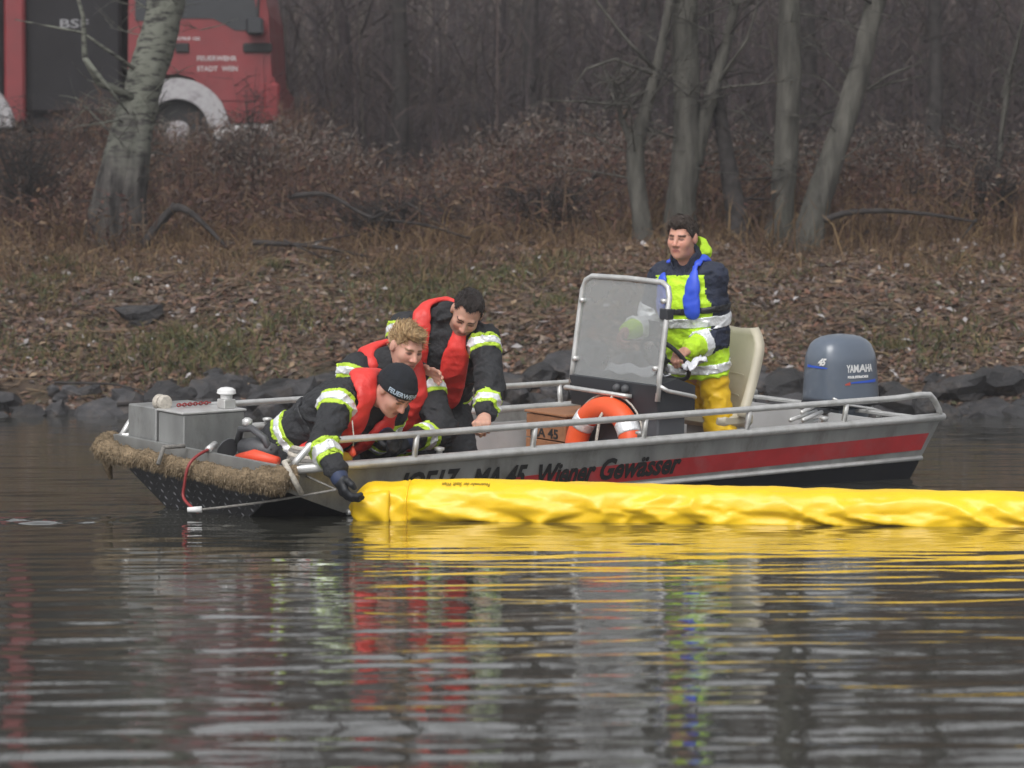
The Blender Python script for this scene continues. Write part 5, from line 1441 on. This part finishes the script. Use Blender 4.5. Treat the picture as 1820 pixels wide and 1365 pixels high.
def person(jo, cfg):
    J = {k: np.array(v, float) for k, v in jo.items()}
    u = norm(J['neck']-J['pel']); r = J['rsh']-J['lsh']; r = norm(r - u*(r @ u)); n = norm(np.cross(u, r))
    base = (J['rank']+J['lank'])/2; base[2] -= 0.06
    root = empty('person', tuple(base)); tag(root, cfg['label'], 'person', cfg.get('group'))
    off = base.astype(f32)
    lim = np.array(list(J.values()))
    def emit(name, fn, lo, hi, vox, mats, parent=root, clean=False, smooth=True):
        V, F = sdf_mesh(fn, lo, hi, vox)
        if clean and len(F): V, F = drop_specks(V, F)
        if not len(F): print('EMPTY', name); return None, None
        return link(name, mesh_np(name, V-off, F), parent, mats, smooth), V
    bulk = cfg.get('bulk', 1.0)
    chest = J['pel'] + (J['neck']-J['pel'])*0.66
    # ---------- garment surfaces
    tors = U([fcap(J['pel']-u*cfg.get('skirt', 0.06), chest, 0.185*bulk, 0.205*bulk, n, 0.74), fcap(chest, J['neck']-u*0.035, 0.195*bulk, 0.105*bulk, n, 0.74),
              cap(J['neck']-u*0.05 + (J['rsh']-J['neck'])*0.35, J['rsh'], 0.085, 0.082), cap(J['neck']-u*0.05 + (J['lsh']-J['neck'])*0.35, J['lsh'], 0.085, 0.082)], 0.06)
    def sleeve(s):
        el, wr = J[s+'el'], J[s+'wr']; e = wr - norm(wr-el)*0.035
        return U([cap(J[s+'sh'], el, 0.082*bulk, 0.068*bulk), cap(el, e, 0.068*bulk, 0.054*bulk)], 0.035)
    sl = {s: sleeve(s) for s in 'rl'}
    collar = cap(J['neck']-u*0.01, J['neck']+u*0.055+n*0.01, 0.083, 0.070)
    sd = cfg.get('seed', 1); pel32 = J['pel'].astype(f32); u32 = u.astype(f32); hem = cfg.get('hem', 0.11)
    def jacket(p):
        d = smax(tors(p), -((p-pel32) @ u32) - hem, 0.02); d = smin(d, sl['r'](p), 0.022); d = smin(d, sl['l'](p), 0.022); d = smin(d, collar(p), 0.03)
        return d + folds(p, cfg.get('fold', 0.0105), sd)
    jl = np.array([J[k] for k in ('pel', 'neck', 'rsh', 'lsh', 'rel', 'lel', 'rwr', 'lwr')]); jlo, jhi = jl.min(0)-0.30, jl.max(0)+0.26
    jo_, V = emit('jacket', jacket, jlo, jhi, 0.0092, cfg['jacket_mats'])
    if 'jacket_paint' in cfg:
        me = jo_.data; c = np.empty(len(me.polygons)*3, f32); me.polygons.foreach_get('center', c); c = c.reshape(-1, 3) + off
        me.polygons.foreach_set('material_index', cfg['jacket_paint'](c, J, u, r, n, sl, tors).astype(np.int32))
    def trous(p):
        d = None
        for s in 'rl':
            g = U([cap(J[s+'hip'], J[s+'kn'], cfg.get('thigh', 0.105), 0.082), cap(J[s+'kn'], J[s+'ank'], 0.082, 0.072)], 0.03)(p)
            d = g if d is None else smin(d, g, 0.03)
        d = smin(d, fcap(J['pel']-u*0.02, J['pel']+u*0.12, cfg.get('waist', 0.155), cfg.get('waist', 0.15), n, 0.75)(p), 0.05)
        return d + folds(p, 0.010, sd+3)
    tl_ = np.array([J[k] for k in ('pel', 'rhip', 'lhip', 'rkn', 'lkn', 'rank', 'lank')])
    emit('trousers', trous, tl_.min(0)-0.2, tl_.max(0)+0.2, 0.0125, cfg['trousers'])
    for s in 'rl':
        a = J[s+'ank']; fd_ = norm(cfg.get('foot', n)*np.array([1, 1, 0.0]) + 1e-6)
        if cfg.get('kneel'): fd_ = norm(J[s+'ank']-J[s+'kn'])*0.5 + np.array([0, 0, -0.4])
        bt = U([cap(a + (J[s+'kn']-a)*0.35, a, 0.062, 0.058), cap(a - np.array([0, 0, 0.02]), a + fd_*0.15 - np.array([0, 0, 0.03]), 0.052, 0.042)], 0.03)
        emit('boot', bt, a-0.30, a+0.30, 0.011, MAT['boot'])
    # ---------- body: one continuous skin from head to foot
    fwd = norm(cfg['face']); up = np.array(cfg['up'], float); up = norm(up - fwd*(up @ fwd)); rt = np.cross(fwd, up)
    Mh = np.stack([rt, fwd, up], 1).astype(f32); hs_ = cfg.get('head_scale', 0.98)
    hd = near(head_sdf(J['head'], Mh, hs_), J['head'], 0.15)
    hc = J['head']
    neckf = cap(hc - up*0.055 - fwd*0.018, J['neck']-u*0.03, 0.056, 0.062)
    hands = {}
    for s in 'rl':
        h = cfg[s+'hand']; hands[s] = near(U(hand_parts(J[s+'wr'], J[s+'ha']-J[s+'wr'], h['palm'], h['thumb'], **h.get('k', {})), 0.008), J[s+'wr'] + norm(J[s+'ha']-J[s+'wr'])*0.09, 0.14)
    bodyf = [fcap(J['pel'], chest, 0.145, 0.155, n, 0.72), fcap(chest, J['neck']-u*0.03, 0.15, 0.07, n, 0.72), cap(J['neck']-u*0.04, J['rsh'], 0.06, 0.055), cap(J['neck']-u*0.04, J['lsh'], 0.06, 0.055)]
    for s in 'rl':
        bodyf += [cap(J[s+'sh'], J[s+'el'], 0.05, 0.04), cap(J[s+'el'], J[s+'wr']+norm(J[s+'ha']-J[s+'wr'])*0.02, 0.042, 0.027), cap(J[s+'hip'], J[s+'kn'], 0.085, 0.06), cap(J[s+'kn'], J[s+'ank'], 0.06, 0.042), cap(J[s+'ank'], J[s+'ank']-np.array([0, 0, 0.03]), 0.04, 0.036)]
    bodyf = U(bodyf, 0.03)
    def body(p):
        d = smin(hd(p), neckf(p), 0.03); d = smin(d, bodyf(p), 0.025)
        for s in 'rl': d = smin(d, hands[s](p), 0.012)
        return d
    bo, V = emit('body', body, np.minimum(lim.min(0), hc)-0.17, np.maximum(lim.max(0), hc)+0.17, 0.0048, SKIN)
    q = ((V - hc.astype(f32)) @ Mh)/hs_; x, y, z = np.abs(q[:, 0]), q[:, 1], q[:, 2]
    sk = np.array(cfg.get('skin', (0.56, 0.30, 0.22)), f32)
    C = np.tile(sk, (len(V), 1))*(1 + 0.06*vnoise(V*40, 5))[:, None]
    hm_ = (np.linalg.norm(q, axis=1) < 0.16) & (y > 0.03)
    def blend(mask, colr, a): C[mask] = C[mask]*(1-a) + np.array(colr, f32)*a
    blend(hm_ & (x > 0.02) & (x < 0.055) & (np.abs(z+0.025) < 0.022), (0.62, 0.24, 0.18), 0.30)
    blend(hm_ & (x < 0.018) & (z < -0.012) & (z > -0.045) & (y > 0.095), (0.62, 0.25, 0.19), 0.35)
    blend(hm_ & (x < 0.024) & (np.abs(z+0.068) < 0.011) & (y > 0.078), (0.42, 0.14, 0.12), 0.7)
    blend(hm_ & (x < 0.022) & (np.abs(z+0.0675) < 0.0028) & (y > 0.078), (0.12, 0.04, 0.035), 0.8)
    if cfg.get('stubble'): blend((np.linalg.norm(q, axis=1) < 0.16) & (y > 0.0) & (z < -0.045) & (z > -0.125), cfg['stubble'], 0.35)
    ex = np.sqrt(((x-0.031)/0.0165)**2 + (z/0.0075)**2)
    blend(hm_ & (ex < 1.0) & (y > 0.06), (0.10, 0.06, 0.05), 0.75)
    bz = z - (0.019 + 0.10*np.clip(x-0.012, 0, 0.02) - 0.20*np.clip(x-0.036, 0, 1))
    blend(hm_ & (np.abs(bz) < 0.0055) & (x > 0.011) & (x < 0.052) & (y > 0.045), cfg.get('brow', (0.05, 0.03, 0.025)), 0.85)
    at = bo.data.color_attributes.new('Col', 'FLOAT_COLOR', 'POINT')
    at.data.foreach_set('color', np.concatenate([np.clip(C, 0, 1), np.ones((len(V), 1))], 1).astype(f32).ravel())
    # thin out the faces that the clothes cover
    ex_ = (np.linalg.norm(q, axis=1) < 0.17)
    for s in 'rl': ex_ |= np.linalg.norm(V - (J[s+'wr'] + norm(J[s+'ha']-J[s+'wr'])*0.08).astype(f32), axis=1) < 0.15
    vg = bo.vertex_groups.new(name='covered'); vg.add(np.where(~ex_)[0].tolist(), 1.0, 'REPLACE')
    dm = bo.modifiers.new('thin', 'DECIMATE'); dm.ratio = 0.36; dm.vertex_group = 'covered'; dm.vertex_group_factor = 1000.0
    dg = bpy.context.evaluated_depsgraph_get(); me2 = bpy.data.meshes.new_from_object(bo.evaluated_get(dg), preserve_all_data_layers=True, depsgraph=dg)
    old = bo.data; bo.modifiers.clear(); bo.data = me2; bpy.data.meshes.remove(old)
    # ---------- hair or hat
    def hl(p): return ((p - hc.astype(f32)) @ Mh)/f32(hs_)
    if cfg['hair'] == 'beanie':
        e1 = ell((0, -0.012, 0.036), (0.090, 0.110, 0.106)); e2 = ell((0, -0.012, 0.038), (0.0955, 0.1155, 0.108))
        nv = np.array([0, 0.30, -0.954], f32)
        def hat(p):
            q = hl(p); t = q @ nv
            d = smax(e1(q), t + 0.010, 0.010); cuff = smax(e2(q), np.maximum(t + 0.006, -(t + 0.062)), 0.008)
            return np.minimum(d, cuff)*hs_ + 0.002*vnoise(p*60, 8)
        emit('beanie', hat, hc-0.2, hc+0.2, 0.0055, MAT['knit'])
        # white lettering round the cuff
        V, F = text_geo('FEUERWEHR', 0.034, extrude=0.0004, bold=0.0008)
        V[:, 0] -= V[:, 0].mean(); V[:, 0] *= 0.155/np.ptp(V[:, 0])
        pp = []
        e_up = -nv; e_f = norm(np.cross(np.array([1.0, 0, 0]), e_up)*-1)
        if e_f[1] < 0: e_f = -e_f
        for a, b, c_ in V:
            ph = -a/0.105 + cfg.get('text_turn', 0.0); 
            dr = np.array([1, 0, 0])*math.sin(ph) + e_f*math.cos(ph)
            o_ = e_up*(0.018 + b) + np.array([0, -0.012, 0.0]); t = 0.2
            for _ in range(30):
                t -= max(float(e2((o_ + dr*t)[None].astype(f32))[0]) - 0.0015 - c_, -0.02)*0.9
            pp.append(hc + Mh @ ((o_ + dr*t)*hs_) - base)
        me = bpy.data.meshes.new('lettering'); me.from_pydata([tuple(p) for p in pp], [], F); link('lettering', me, root, M('pale_blue_print', (0.45, 0.55, 0.66), 0.6))
    else:
        hh = cfg['hair_shape']
        e1 = ell((0, -0.016, 0.036), (0.080 + hh.get('t', 0.004), 0.103 + hh.get('t', 0.004), 0.090 + hh.get('t', 0.004)))
        tuft = ell(hh.get('tc', (0, 0.02, 0.095)), hh.get('tr', (0.06, 0.07, 0.03)))
        nv = norm((0, 0.72, -0.69)).astype(f32); dcut = hh.get('cut', 0.020)
        def hair(p):
            q = hl(p); d = smin(e1(q), tuft(q), 0.03)
            temple = 0.012*np.cos(q[:, 0]*(2*math.pi/0.092))*hh.get('recede', 0.6)
            d = smax(d, q @ nv - dcut - temple, 0.008)
            d = smax(d, -(q[:, 2] + hh.get('low', 0.045)), 0.01)
            ear = ell((0.080, -0.004, -0.012), (0.02, 0.022, 0.03))(np.abs(q)*np.array([1, 0, 0], f32) + q*np.array([0, 1, 1], f32))
            d = smax(d, -ear, 0.006)
            st = vnoise(q*np.array([150, 38, 38], f32), 7)*0.0045 + vnoise(q*np.array([60, 18, 18], f32), 9)*0.006
            return (d + st)*hs_
        ho, HV = emit('hair', hair, hc-0.2, hc+0.2, 0.005, cfg['hair'], clean=True)
        m = hh.get('n', 2600); i = rng.integers(0, len(HV), m); nr = np.empty(len(HV)*3, f32); ho.data.vertices.foreach_get('normal', nr); nr = nr.reshape(-1, 3)[i]
        sw = np.array(hh.get('sweep', (0.0, 0.6, -0.5)), f32) @ Mh.T
        tg = sw[None] + rng.normal(0, 0.22, (m, 3)); tg -= nr*np.einsum('ij,ij->i', tg, nr)[:, None]; tg /= np.linalg.norm(tg, axis=1)[:, None]+1e-6
        L_ = rng.uniform(0.015, 0.04, m)[:, None]*hh.get('len', 1.0); p0 = HV[i] - off - nr*0.003
        SV, SF = poly_tubes(np.stack([p0, p0 + tg*L_*0.5 + nr*0.005*hh.get('len', 1.0), p0 + tg*L_ + nr*0.003*hh.get('len', 1.0)], 1), np.array([1, 0.8, 0.3])[None]*np.full((m, 1), 0.0016), 2)
        so = link('hair_strands', mesh_np('hair_strands', SV, SF), ho, hh['strand']); so['kind'] = 'stuff'
    # ---------- bands
    def band(nm, a, b, t, w, limb, lime=True, rad=0.13):
        a = np.array(a); b = np.array(b); ax = norm(b-a); c = a + (b-a)*t
        lo, hi = c-0.22-0*ax, c+0.22
        def mk(th, ww):
            def f(p):
                d = jacket(p); return np.maximum(np.maximum(np.maximum(d-th, -(d+0.004)), np.abs((p-c.astype(f32)) @ ax.astype(f32)) - ww/2), np.maximum(limb(p)-0.035, (limb(p)-tors(p)-0.004)*0.7))
            return f
        g = None
        if lime: g, _ = emit(nm, mk(0.0045, w), lo, hi, 0.0062, MAT['lime'], clean=True)
        emit('silver_strip', mk(0.0075, w*0.5 if lime else w), lo, hi, 0.0062, MAT['silver'], parent=root, clean=True)
    for s, t, w in cfg.get('bands_up', []): band('reflective_band', J[s+'sh'], J[s+'el'], t, w, sl[s], cfg.get('lime', True))
    for s, t, w in cfg.get('bands_fore', []): band('reflective_band', J[s+'el'], J[s+'wr'], t, w, sl[s], cfg.get('lime', True))
    def hoop(t, w, lime):
        c = J['pel'] + (J['neck']-J['pel'])*t
        def mk(th, ww):
            def f(p):
                d = jacket(p); return np.maximum(np.maximum(np.maximum(d-th, -(d+0.004)), np.abs((p-c.astype(f32)) @ u.astype(f32)) - ww/2), np.maximum(tors(p)-0.03, tors(p)-np.minimum(sl['r'](p), sl['l'](p))))
            return f
        if lime: emit('reflective_band', mk(0.0045, w), c-0.3, c+0.3, 0.007, MAT['lime'], clean=True)
        emit('silver_strip', mk(0.0075, w*0.5 if lime else w), c-0.3, c+0.3, 0.007, MAT['silver'], clean=True)
    for t, w in cfg.get('hoops', []): hoop(t, w, cfg.get('lime', True))
    # ---------- life vest
    if 'vest' in cfg:
        wv = cfg.get('vest_w', 0.078); nk = J['neck']
        P_ = [nk - n*0.10 + u*0.03, nk + r*0.0]
        paths = []
        for s in (1, -1):
            pts = [nk - n*0.085 + u*0.035, nk + r*s*0.075 - n*0.05 + u*0.035, nk + r*s*0.10 + n*0.03 + u*0.02, nk + r*s*0.105 + n*0.12 - u*0.09, nk + r*s*0.11 + n*0.16 - u*0.22, nk + r*s*0.10 + n*0.16 - u*cfg.get('vest_len', 0.36)]
            paths += [cap(pts[i], pts[i+1], 0.0) for i in range(len(pts)-1)]
        pf = U(paths)
        tc_ = U([tors, collar], 0.03)
        th_ = cfg.get('vest_t', 0.042)
        def vest(p):
            d = tc_(p) + folds(p, cfg.get('vest_fold', 0.0075), sd+6); h = th_/2
            sh = np.abs(d - h - 0.004) - h
            return smax(sh, pf(p) - wv + 0.010*np.clip(vnoise(p*16, 78), 0, 1) - 0.008*vnoise(p*9, 77), 0.022)
        emit('life_vest', vest, nk-0.46, nk+0.40, 0.0088, cfg['vest'], clean=True)
        # waist belt of the vest
        c = nk - u*cfg.get('belt', 0.30)
        def belt(p):
            d = jacket(p); return np.maximum(np.maximum(np.maximum(d-0.008, -(d+0.004)), np.abs((p-c.astype(f32)) @ u.astype(f32)) - 0.02), tors(p)-0.03)
        emit('vest_belt', belt, c-0.3, c+0.3, 0.008, cfg.get('belt_mat', MAT['engine_dark']), clean=True)
    # ---------- gloves
    for s in cfg.get('gloves', ''):
        h = cfg[s+'hand']; w_ = J[s+'wr']; dd = norm(J[s+'ha']-w_)
        gf = U([hands[s], cap(w_-dd*0.03, w_+dd*0.03, 0.036, 0.032)], 0.01)
        emit('glove', lambda p: gf(p)-0.0045, w_-0.24, w_+0.24, 0.005, MAT['glove'])
        cf = cap(w_-dd*0.04, w_+dd*0.012, 0.047, 0.043)
        emit('glove_cuff', cf, w_-0.12, w_+0.12, 0.006, MAT['glove_blue'])
    if 'extra' in cfg: cfg['extra'](J, u, r, n, root, base, emit, jacket, tors, collar, hl, hs_)
    return root

DECK = lambda x, y: float(b2w((*w2b((x, y, 0))[:2], -0.425))[2])
def legs_kneel(jo, rk, lk, back):
    """kneeling: knees on the deck, shins folded back"""
    J = jo; p = np.array(J['pel']); r = norm(np.array(J['rsh'])-np.array(J['lsh'])); r[2] = 0; r = norm(r)
    J['rhip'] = p + r*0.095 - np.array([0, 0, 0.03]); J['lhip'] = p - r*0.095 - np.array([0, 0, 0.03])
    for s, k in (('r', rk), ('l', lk)):
        z = DECK(k[0], k[1]); J[s+'kn'] = np.array([k[0], k[1], z+0.085]); b = np.array([back[0], back[1], 0.0])
        e = J[s+'kn'] + norm(b)*0.38; J[s+'ank'] = np.array([e[0], e[1], DECK(e[0], e[1])+0.085])
def legs_stand(jo, rk, lk, ra, la, hw=0.095):
    p = np.array(jo['pel']); r = norm(np.array(jo['rsh'])-np.array(jo['lsh'])); r[2] = 0; r = norm(r)
    jo['rhip'] = p + r*hw - np.array([0, 0, 0.03]); jo['lhip'] = p - r*hw - np.array([0, 0, 0.03])
    jo['rkn'] = np.array(rk); jo['lkn'] = np.array(lk)
    for s, a in (('r', ra), ('l', la)): jo[s+'ank'] = np.array([a[0], a[1], DECK(a[0], a[1])+0.085])

m1 = {'pel':(-1.076,14.300,0.334), 'neck':(-0.699,14.100,0.584), 'head':(-0.572,13.970,0.612), 'rsh':(-0.844,13.960,0.557), 'rel':(-0.912,13.740,0.355), 'rwr':(-0.827,13.620,0.217), 'rha':(-0.799,13.600,0.148), 'lsh':(-0.605,14.220,0.507), 'lel':(-0.694,14.380,0.295), 'lwr':(-0.629,14.130,0.388), 'lha':(-0.584,14.050,0.379)}
m2 = {'pel':(-0.648,14.950,0.291), 'neck':(-0.636,14.680,0.706), 'head':(-0.539,14.560,0.813), 'rsh':(-0.800,14.620,0.690), 'lsh':(-0.444,14.760,0.608), 'lel':(-0.351,14.620,0.382), 'lwr':(-0.517,14.420,0.341), 'lha':(-0.586,14.360,0.316), 'rel':(-0.882,14.550,0.443), 'rwr':(-0.763,14.350,0.331), 'rha':(-0.699,14.300,0.309)}
m3 = {'pel':(-0.420,15.250,0.508), 'neck':(-0.354,14.980,0.927), 'head':(-0.234,14.860,0.981), 'rsh':(-0.555,15.000,0.903), 'lsh':(-0.153,14.930,0.845), 'lel':(-0.107,14.750,0.588), 'lwr':(-0.140,14.550,0.458), 'lha':(-0.153,14.420,0.395), 'rel':(-0.616,14.900,0.652), 'rwr':(-0.469,14.720,0.676), 'rha':(-0.389,14.660,0.660)}
hm = {'pel':(1.070,16.380,0.693), 'neck':(1.006,16.300,1.215), 'head':(0.966,16.220,1.393), 'lsh':(1.134,16.200,1.170), 'lel':(1.166,16.280,0.837), 'lwr':(0.987,16.080,0.759), 'lha':(0.933,16.020,0.729), 'rsh':(0.871,16.420,1.176), 'rel':(0.778,16.480,0.892), 'rwr':(0.647,16.280,0.863), 'rha':(0.600,16.220,0.813)}
legs_kneel(m1, (-0.98, 14.15), (-1.02, 14.50), (-0.35, 0.9))
legs_kneel(m2, (-0.72, 14.62), (-0.42, 14.80), (-0.05, 1.0))
legs_stand(m3, (-0.46, 15.05, 0.22), (-0.27, 15.02, 0.22), (-0.44, 15.30), (-0.22, 15.28))
legs_stand(hm, (1.14, 16.60, 0.30), (1.20, 16.36, 0.28), (1.20, 16.70), (1.26, 16.42), 0.085)

VEST = 'firemen working at the bow'
def pull_cord(J, u, r, n, root, base, emit, jacket, tors, collar, hl, hs_):
    a = np.array([-0.775, 13.86, 0.47]) - base; b = np.array([-0.772, 13.85, 0.315]) - base
    MB().tube([tuple(a), tuple((a+b)/2 + np.array([0.006, 0, 0])), tuple(b)], 0.0035, 6).build('pull_cord', MAT['rope'], root, True)
    MB().lathe([(0.004, 0.03), (0.009, 0.02), (0.017, 0.0), (0.016, -0.012), (0.005, -0.02)], Matrix.Translation(tuple(b)), 12).build('red_toggle', MAT['tool_orange'], root, True)
person(m1, dict(label='kneeling fireman in black FEUERWEHR beanie reaching down to the boom', group=VEST, seed=1, kneel=True,
    jacket_mats=[MAT['black_cloth']], trousers=MAT['black_cloth'], face=(0.48, -0.44, -0.76), up=(0.60, -0.50, 0.62), hair='beanie', text_turn=0.36,
    rhand=dict(palm=(0.6, 0.2, -0.3), thumb=(0.3, -0.9, 0.2), k=dict(curl=(0.5, 0.7, 0.5))), lhand=dict(palm=(0, 0, -1), thumb=(-0.8, -0.3, 0), k=dict(curl=(0.7, 0.9, 0.7))),
    bands_up=[('r', 0.12, 0.085), ('l', 0.2, 0.075)], bands_fore=[('r', 0.30, 0.10), ('l', 0.6, 0.08)], hoops=[(0.08, 0.085)], vest=MAT['red_vest'], gloves='rl', skin=(0.58, 0.31, 0.24), vest_w=0.08, extra=pull_cord))
person(m2, dict(label='blond bareheaded fireman crouching behind the beanie wearer', group=VEST, seed=2, kneel=True,
    jacket_mats=[MAT['black_cloth']], trousers=MAT['black_cloth'], face=(0.50, -0.72, -0.42), up=(0.22, -0.2, 0.95), hair=MAT['hair_blond'], hair_shape=dict(strand=MAT['strand_blond'], sweep=(-0.7, -0.35, 0.1), len=1.3, t=0.002, tc=(0.012, 0.04, 0.098), tr=(0.058, 0.062, 0.024), cut=0.008, low=0.04), brow=(0.22, 0.13, 0.07),
    rhand=dict(palm=(0, 0, -1), thumb=(0.5, -0.3, 0.6)), lhand=dict(palm=(0, 0, -1), thumb=(-0.3, 0.3, 0.6), k=dict(curl=(0.6, 0.8, 0.5))),
    bands_up=[('r', 0.12, 0.08), ('l', 0.15, 0.085)], bands_fore=[('l', 0.55, 0.10), ('r', 0.55, 0.09)], hoops=[(0.10, 0.08)], vest=MAT['red_vest'], gloves='rl', skin=(0.60, 0.33, 0.25)))
person(m3, dict(label='dark haired fireman bending over with bare fist on the rail', group=VEST, seed=3,
    jacket_mats=[MAT['black_cloth']], trousers=MAT['black_cloth'], face=(-0.10, -0.72, -0.69), up=(0.30, -0.62, 0.72), hair=MAT['hair_dark'], hair_shape=dict(strand=MAT['strand_dark'], len=0.6, t=0.0015, tc=(0, 0.0, 0.09), tr=(0.05, 0.06, 0.026), cut=-0.010, recede=1.2, low=0.05), stubble=(0.22, 0.13, 0.11),
    rhand=dict(palm=(0, -0.2, -1), thumb=(0.2, -0.5, 0.8), k=dict(curl=(0.25, 0.3, 0.3))), lhand=dict(palm=(0.05, 0.25, -0.9), thumb=(-0.9, 0.2, 0.1), k=dict(curl=(0.9, 1.2, 0.9), thumb=1.0)),
    bands_up=[('r', 0.15, 0.085), ('l', 0.18, 0.085)], bands_fore=[('l', 0.55, 0.10), ('r', 0.6, 0.08)], hoops=[(0.08, 0.08)], vest=MAT['red_vest'], skin=(0.55, 0.31, 0.23), foot=np.array([0, -1.0, 0])))

def hv_paint(c, J, u, r, n, sl, tors):
    t = ((c - J['pel'].astype(f32)) @ u.astype(f32))/float(np.linalg.norm(J['neck']-J['pel']))
    dn = (c - J['neck'].astype(f32)) @ n.astype(f32)
    m = np.zeros(len(c))
    m[(t > 0.965)] = 1
    for s in 'rl':
        arm = (sl[s](c) < tors(c) + 0.014) & (np.abs((c-J['neck'].astype(f32)) @ r.astype(f32)) > 0.168)
        a, b = J[s+'sh'].astype(f32), J[s+'el'].astype(f32); q = ((c-a) @ (b-a))/float((b-a) @ (b-a))
        e, w = b, J[s+'wr'].astype(f32); q2 = ((c-e) @ (w-e))/float((w-e) @ (w-e))
        m[arm & (q2 < 0.45)] = 1
        m[arm & (q2 >= 0.45)] = 0
    return m
def hm_extra(J, u, r, n, root, base, emit, jacket, tors, collar, hl, hs_):
    nk = J['neck']
    hood = ell(nk - n*0.075 + u*0.095, (0.105, 0.07, 0.085), np.stack([r, n, u], 1).astype(f32))
    inner = ell(nk - n*0.015 + u*0.14, (0.075, 0.07, 0.09), np.stack([r, n, u], 1).astype(f32))
    emit('hood', lambda p: smax(hood(p) + folds(p, 0.006, 9), -inner(p), 0.015), nk-0.3, nk+0.3, 0.007, MAT['hi_vis'])
    cl = cap(nk - u*0.01, nk + u*0.07 + n*0.012, 0.088, 0.086)
    cutp = (nk + n*0.10 + u*0.06).astype(f32)
    vv = lambda p: (np.abs((p-cutp) @ r.astype(f32)) - 0.035 - 0.5*np.clip((p-cutp) @ u.astype(f32) + 0.05, 0, 1))
    emit('collar', lambda p: smax(np.abs(cl(p)) - 0.007, np.minimum(-vv(p), ((p-nk.astype(f32)) @ n.astype(f32)) - 0.02)*0 - np.where(((p-nk.astype(f32)) @ n.astype(f32)) > 0.02, vv(p), 1.0), 0.006), nk-0.2, nk+0.2, 0.006, MAT['navy'], clean=True)
person(hm, dict(label='standing helmsman in lime and navy jacket and yellow trousers at the wheel', seed=4, lime=False, thigh=0.088, waist=0.125, skirt=0.12, hem=0.085, bulk=0.98,
    jacket_mats=[MAT['hi_vis'], MAT['navy']], jacket_paint=hv_paint, trousers=MAT['trouser_yellow'], face=(-0.46, -0.87, -0.14), up=(0.02, -0.1, 1.0), hair=MAT['hair_brown'], hair_shape=dict(strand=MAT['strand_brown'], sweep=(0.5, 0.3, 0.6), len=0.8, t=0.001, tc=(0.0, 0.042, 0.086), tr=(0.055, 0.05, 0.026), cut=0.014, recede=0.9, low=0.045),
    rhand=dict(palm=(0.2, 0.3, -0.9), thumb=(0.3, -0.5, 0.7), k=dict(curl=(0.8, 1.0, 0.7))), lhand=dict(palm=(0.1, 0.2, -1), thumb=(-0.2, 0.9, 0.3), k=dict(curl=(0.8, 1.0, 0.7))),
    bands_up=[('l', 0.72, 0.07), ('r', 0.72, 0.07)], bands_fore=[('l', 0.50, 0.06), ('r', 0.5, 0.06)], hoops=[(0.46, 0.06), (-0.06, 0.055)], fold=0.0085, vest=MAT['blue_vest'], vest_len=0.15, vest_w=0.050, vest_t=0.030, vest_fold=0.004, belt=0.22, skin=(0.58, 0.30, 0.22), foot=np.array([-0.7, -0.7, 0]), extra=hm_extra))

# ================================================================== HAZE
hz_lo, hz_hi = (-435, -405, -3.4), (435, 465, 45)
mb = MB().box(hz_lo, hz_hi)
me = bpy.data.meshes.new('haze'); me.from_pydata(mb.v, [], mb.f)
hm_m = bpy.data.materials.new('haze'); hm_m.use_nodes = True; nt = hm_m.node_tree; nt.nodes.clear()
pv = nt.nodes.new('ShaderNodeVolumePrincipled'); pv.inputs['Color'].default_value = (0.93, 0.93, 0.97, 1); pv.inputs['Density'].default_value = 0.0014; pv.inputs['Anisotropy'].default_value = 0.2
ou = nt.nodes.new('ShaderNodeOutputMaterial'); nt.links.new(pv.outputs[0], ou.inputs['Volume'])
haze = link('haze', me, None, hm_m); tag(haze, 'thin pale winter haze over river and woods', 'haze', kind='stuff')
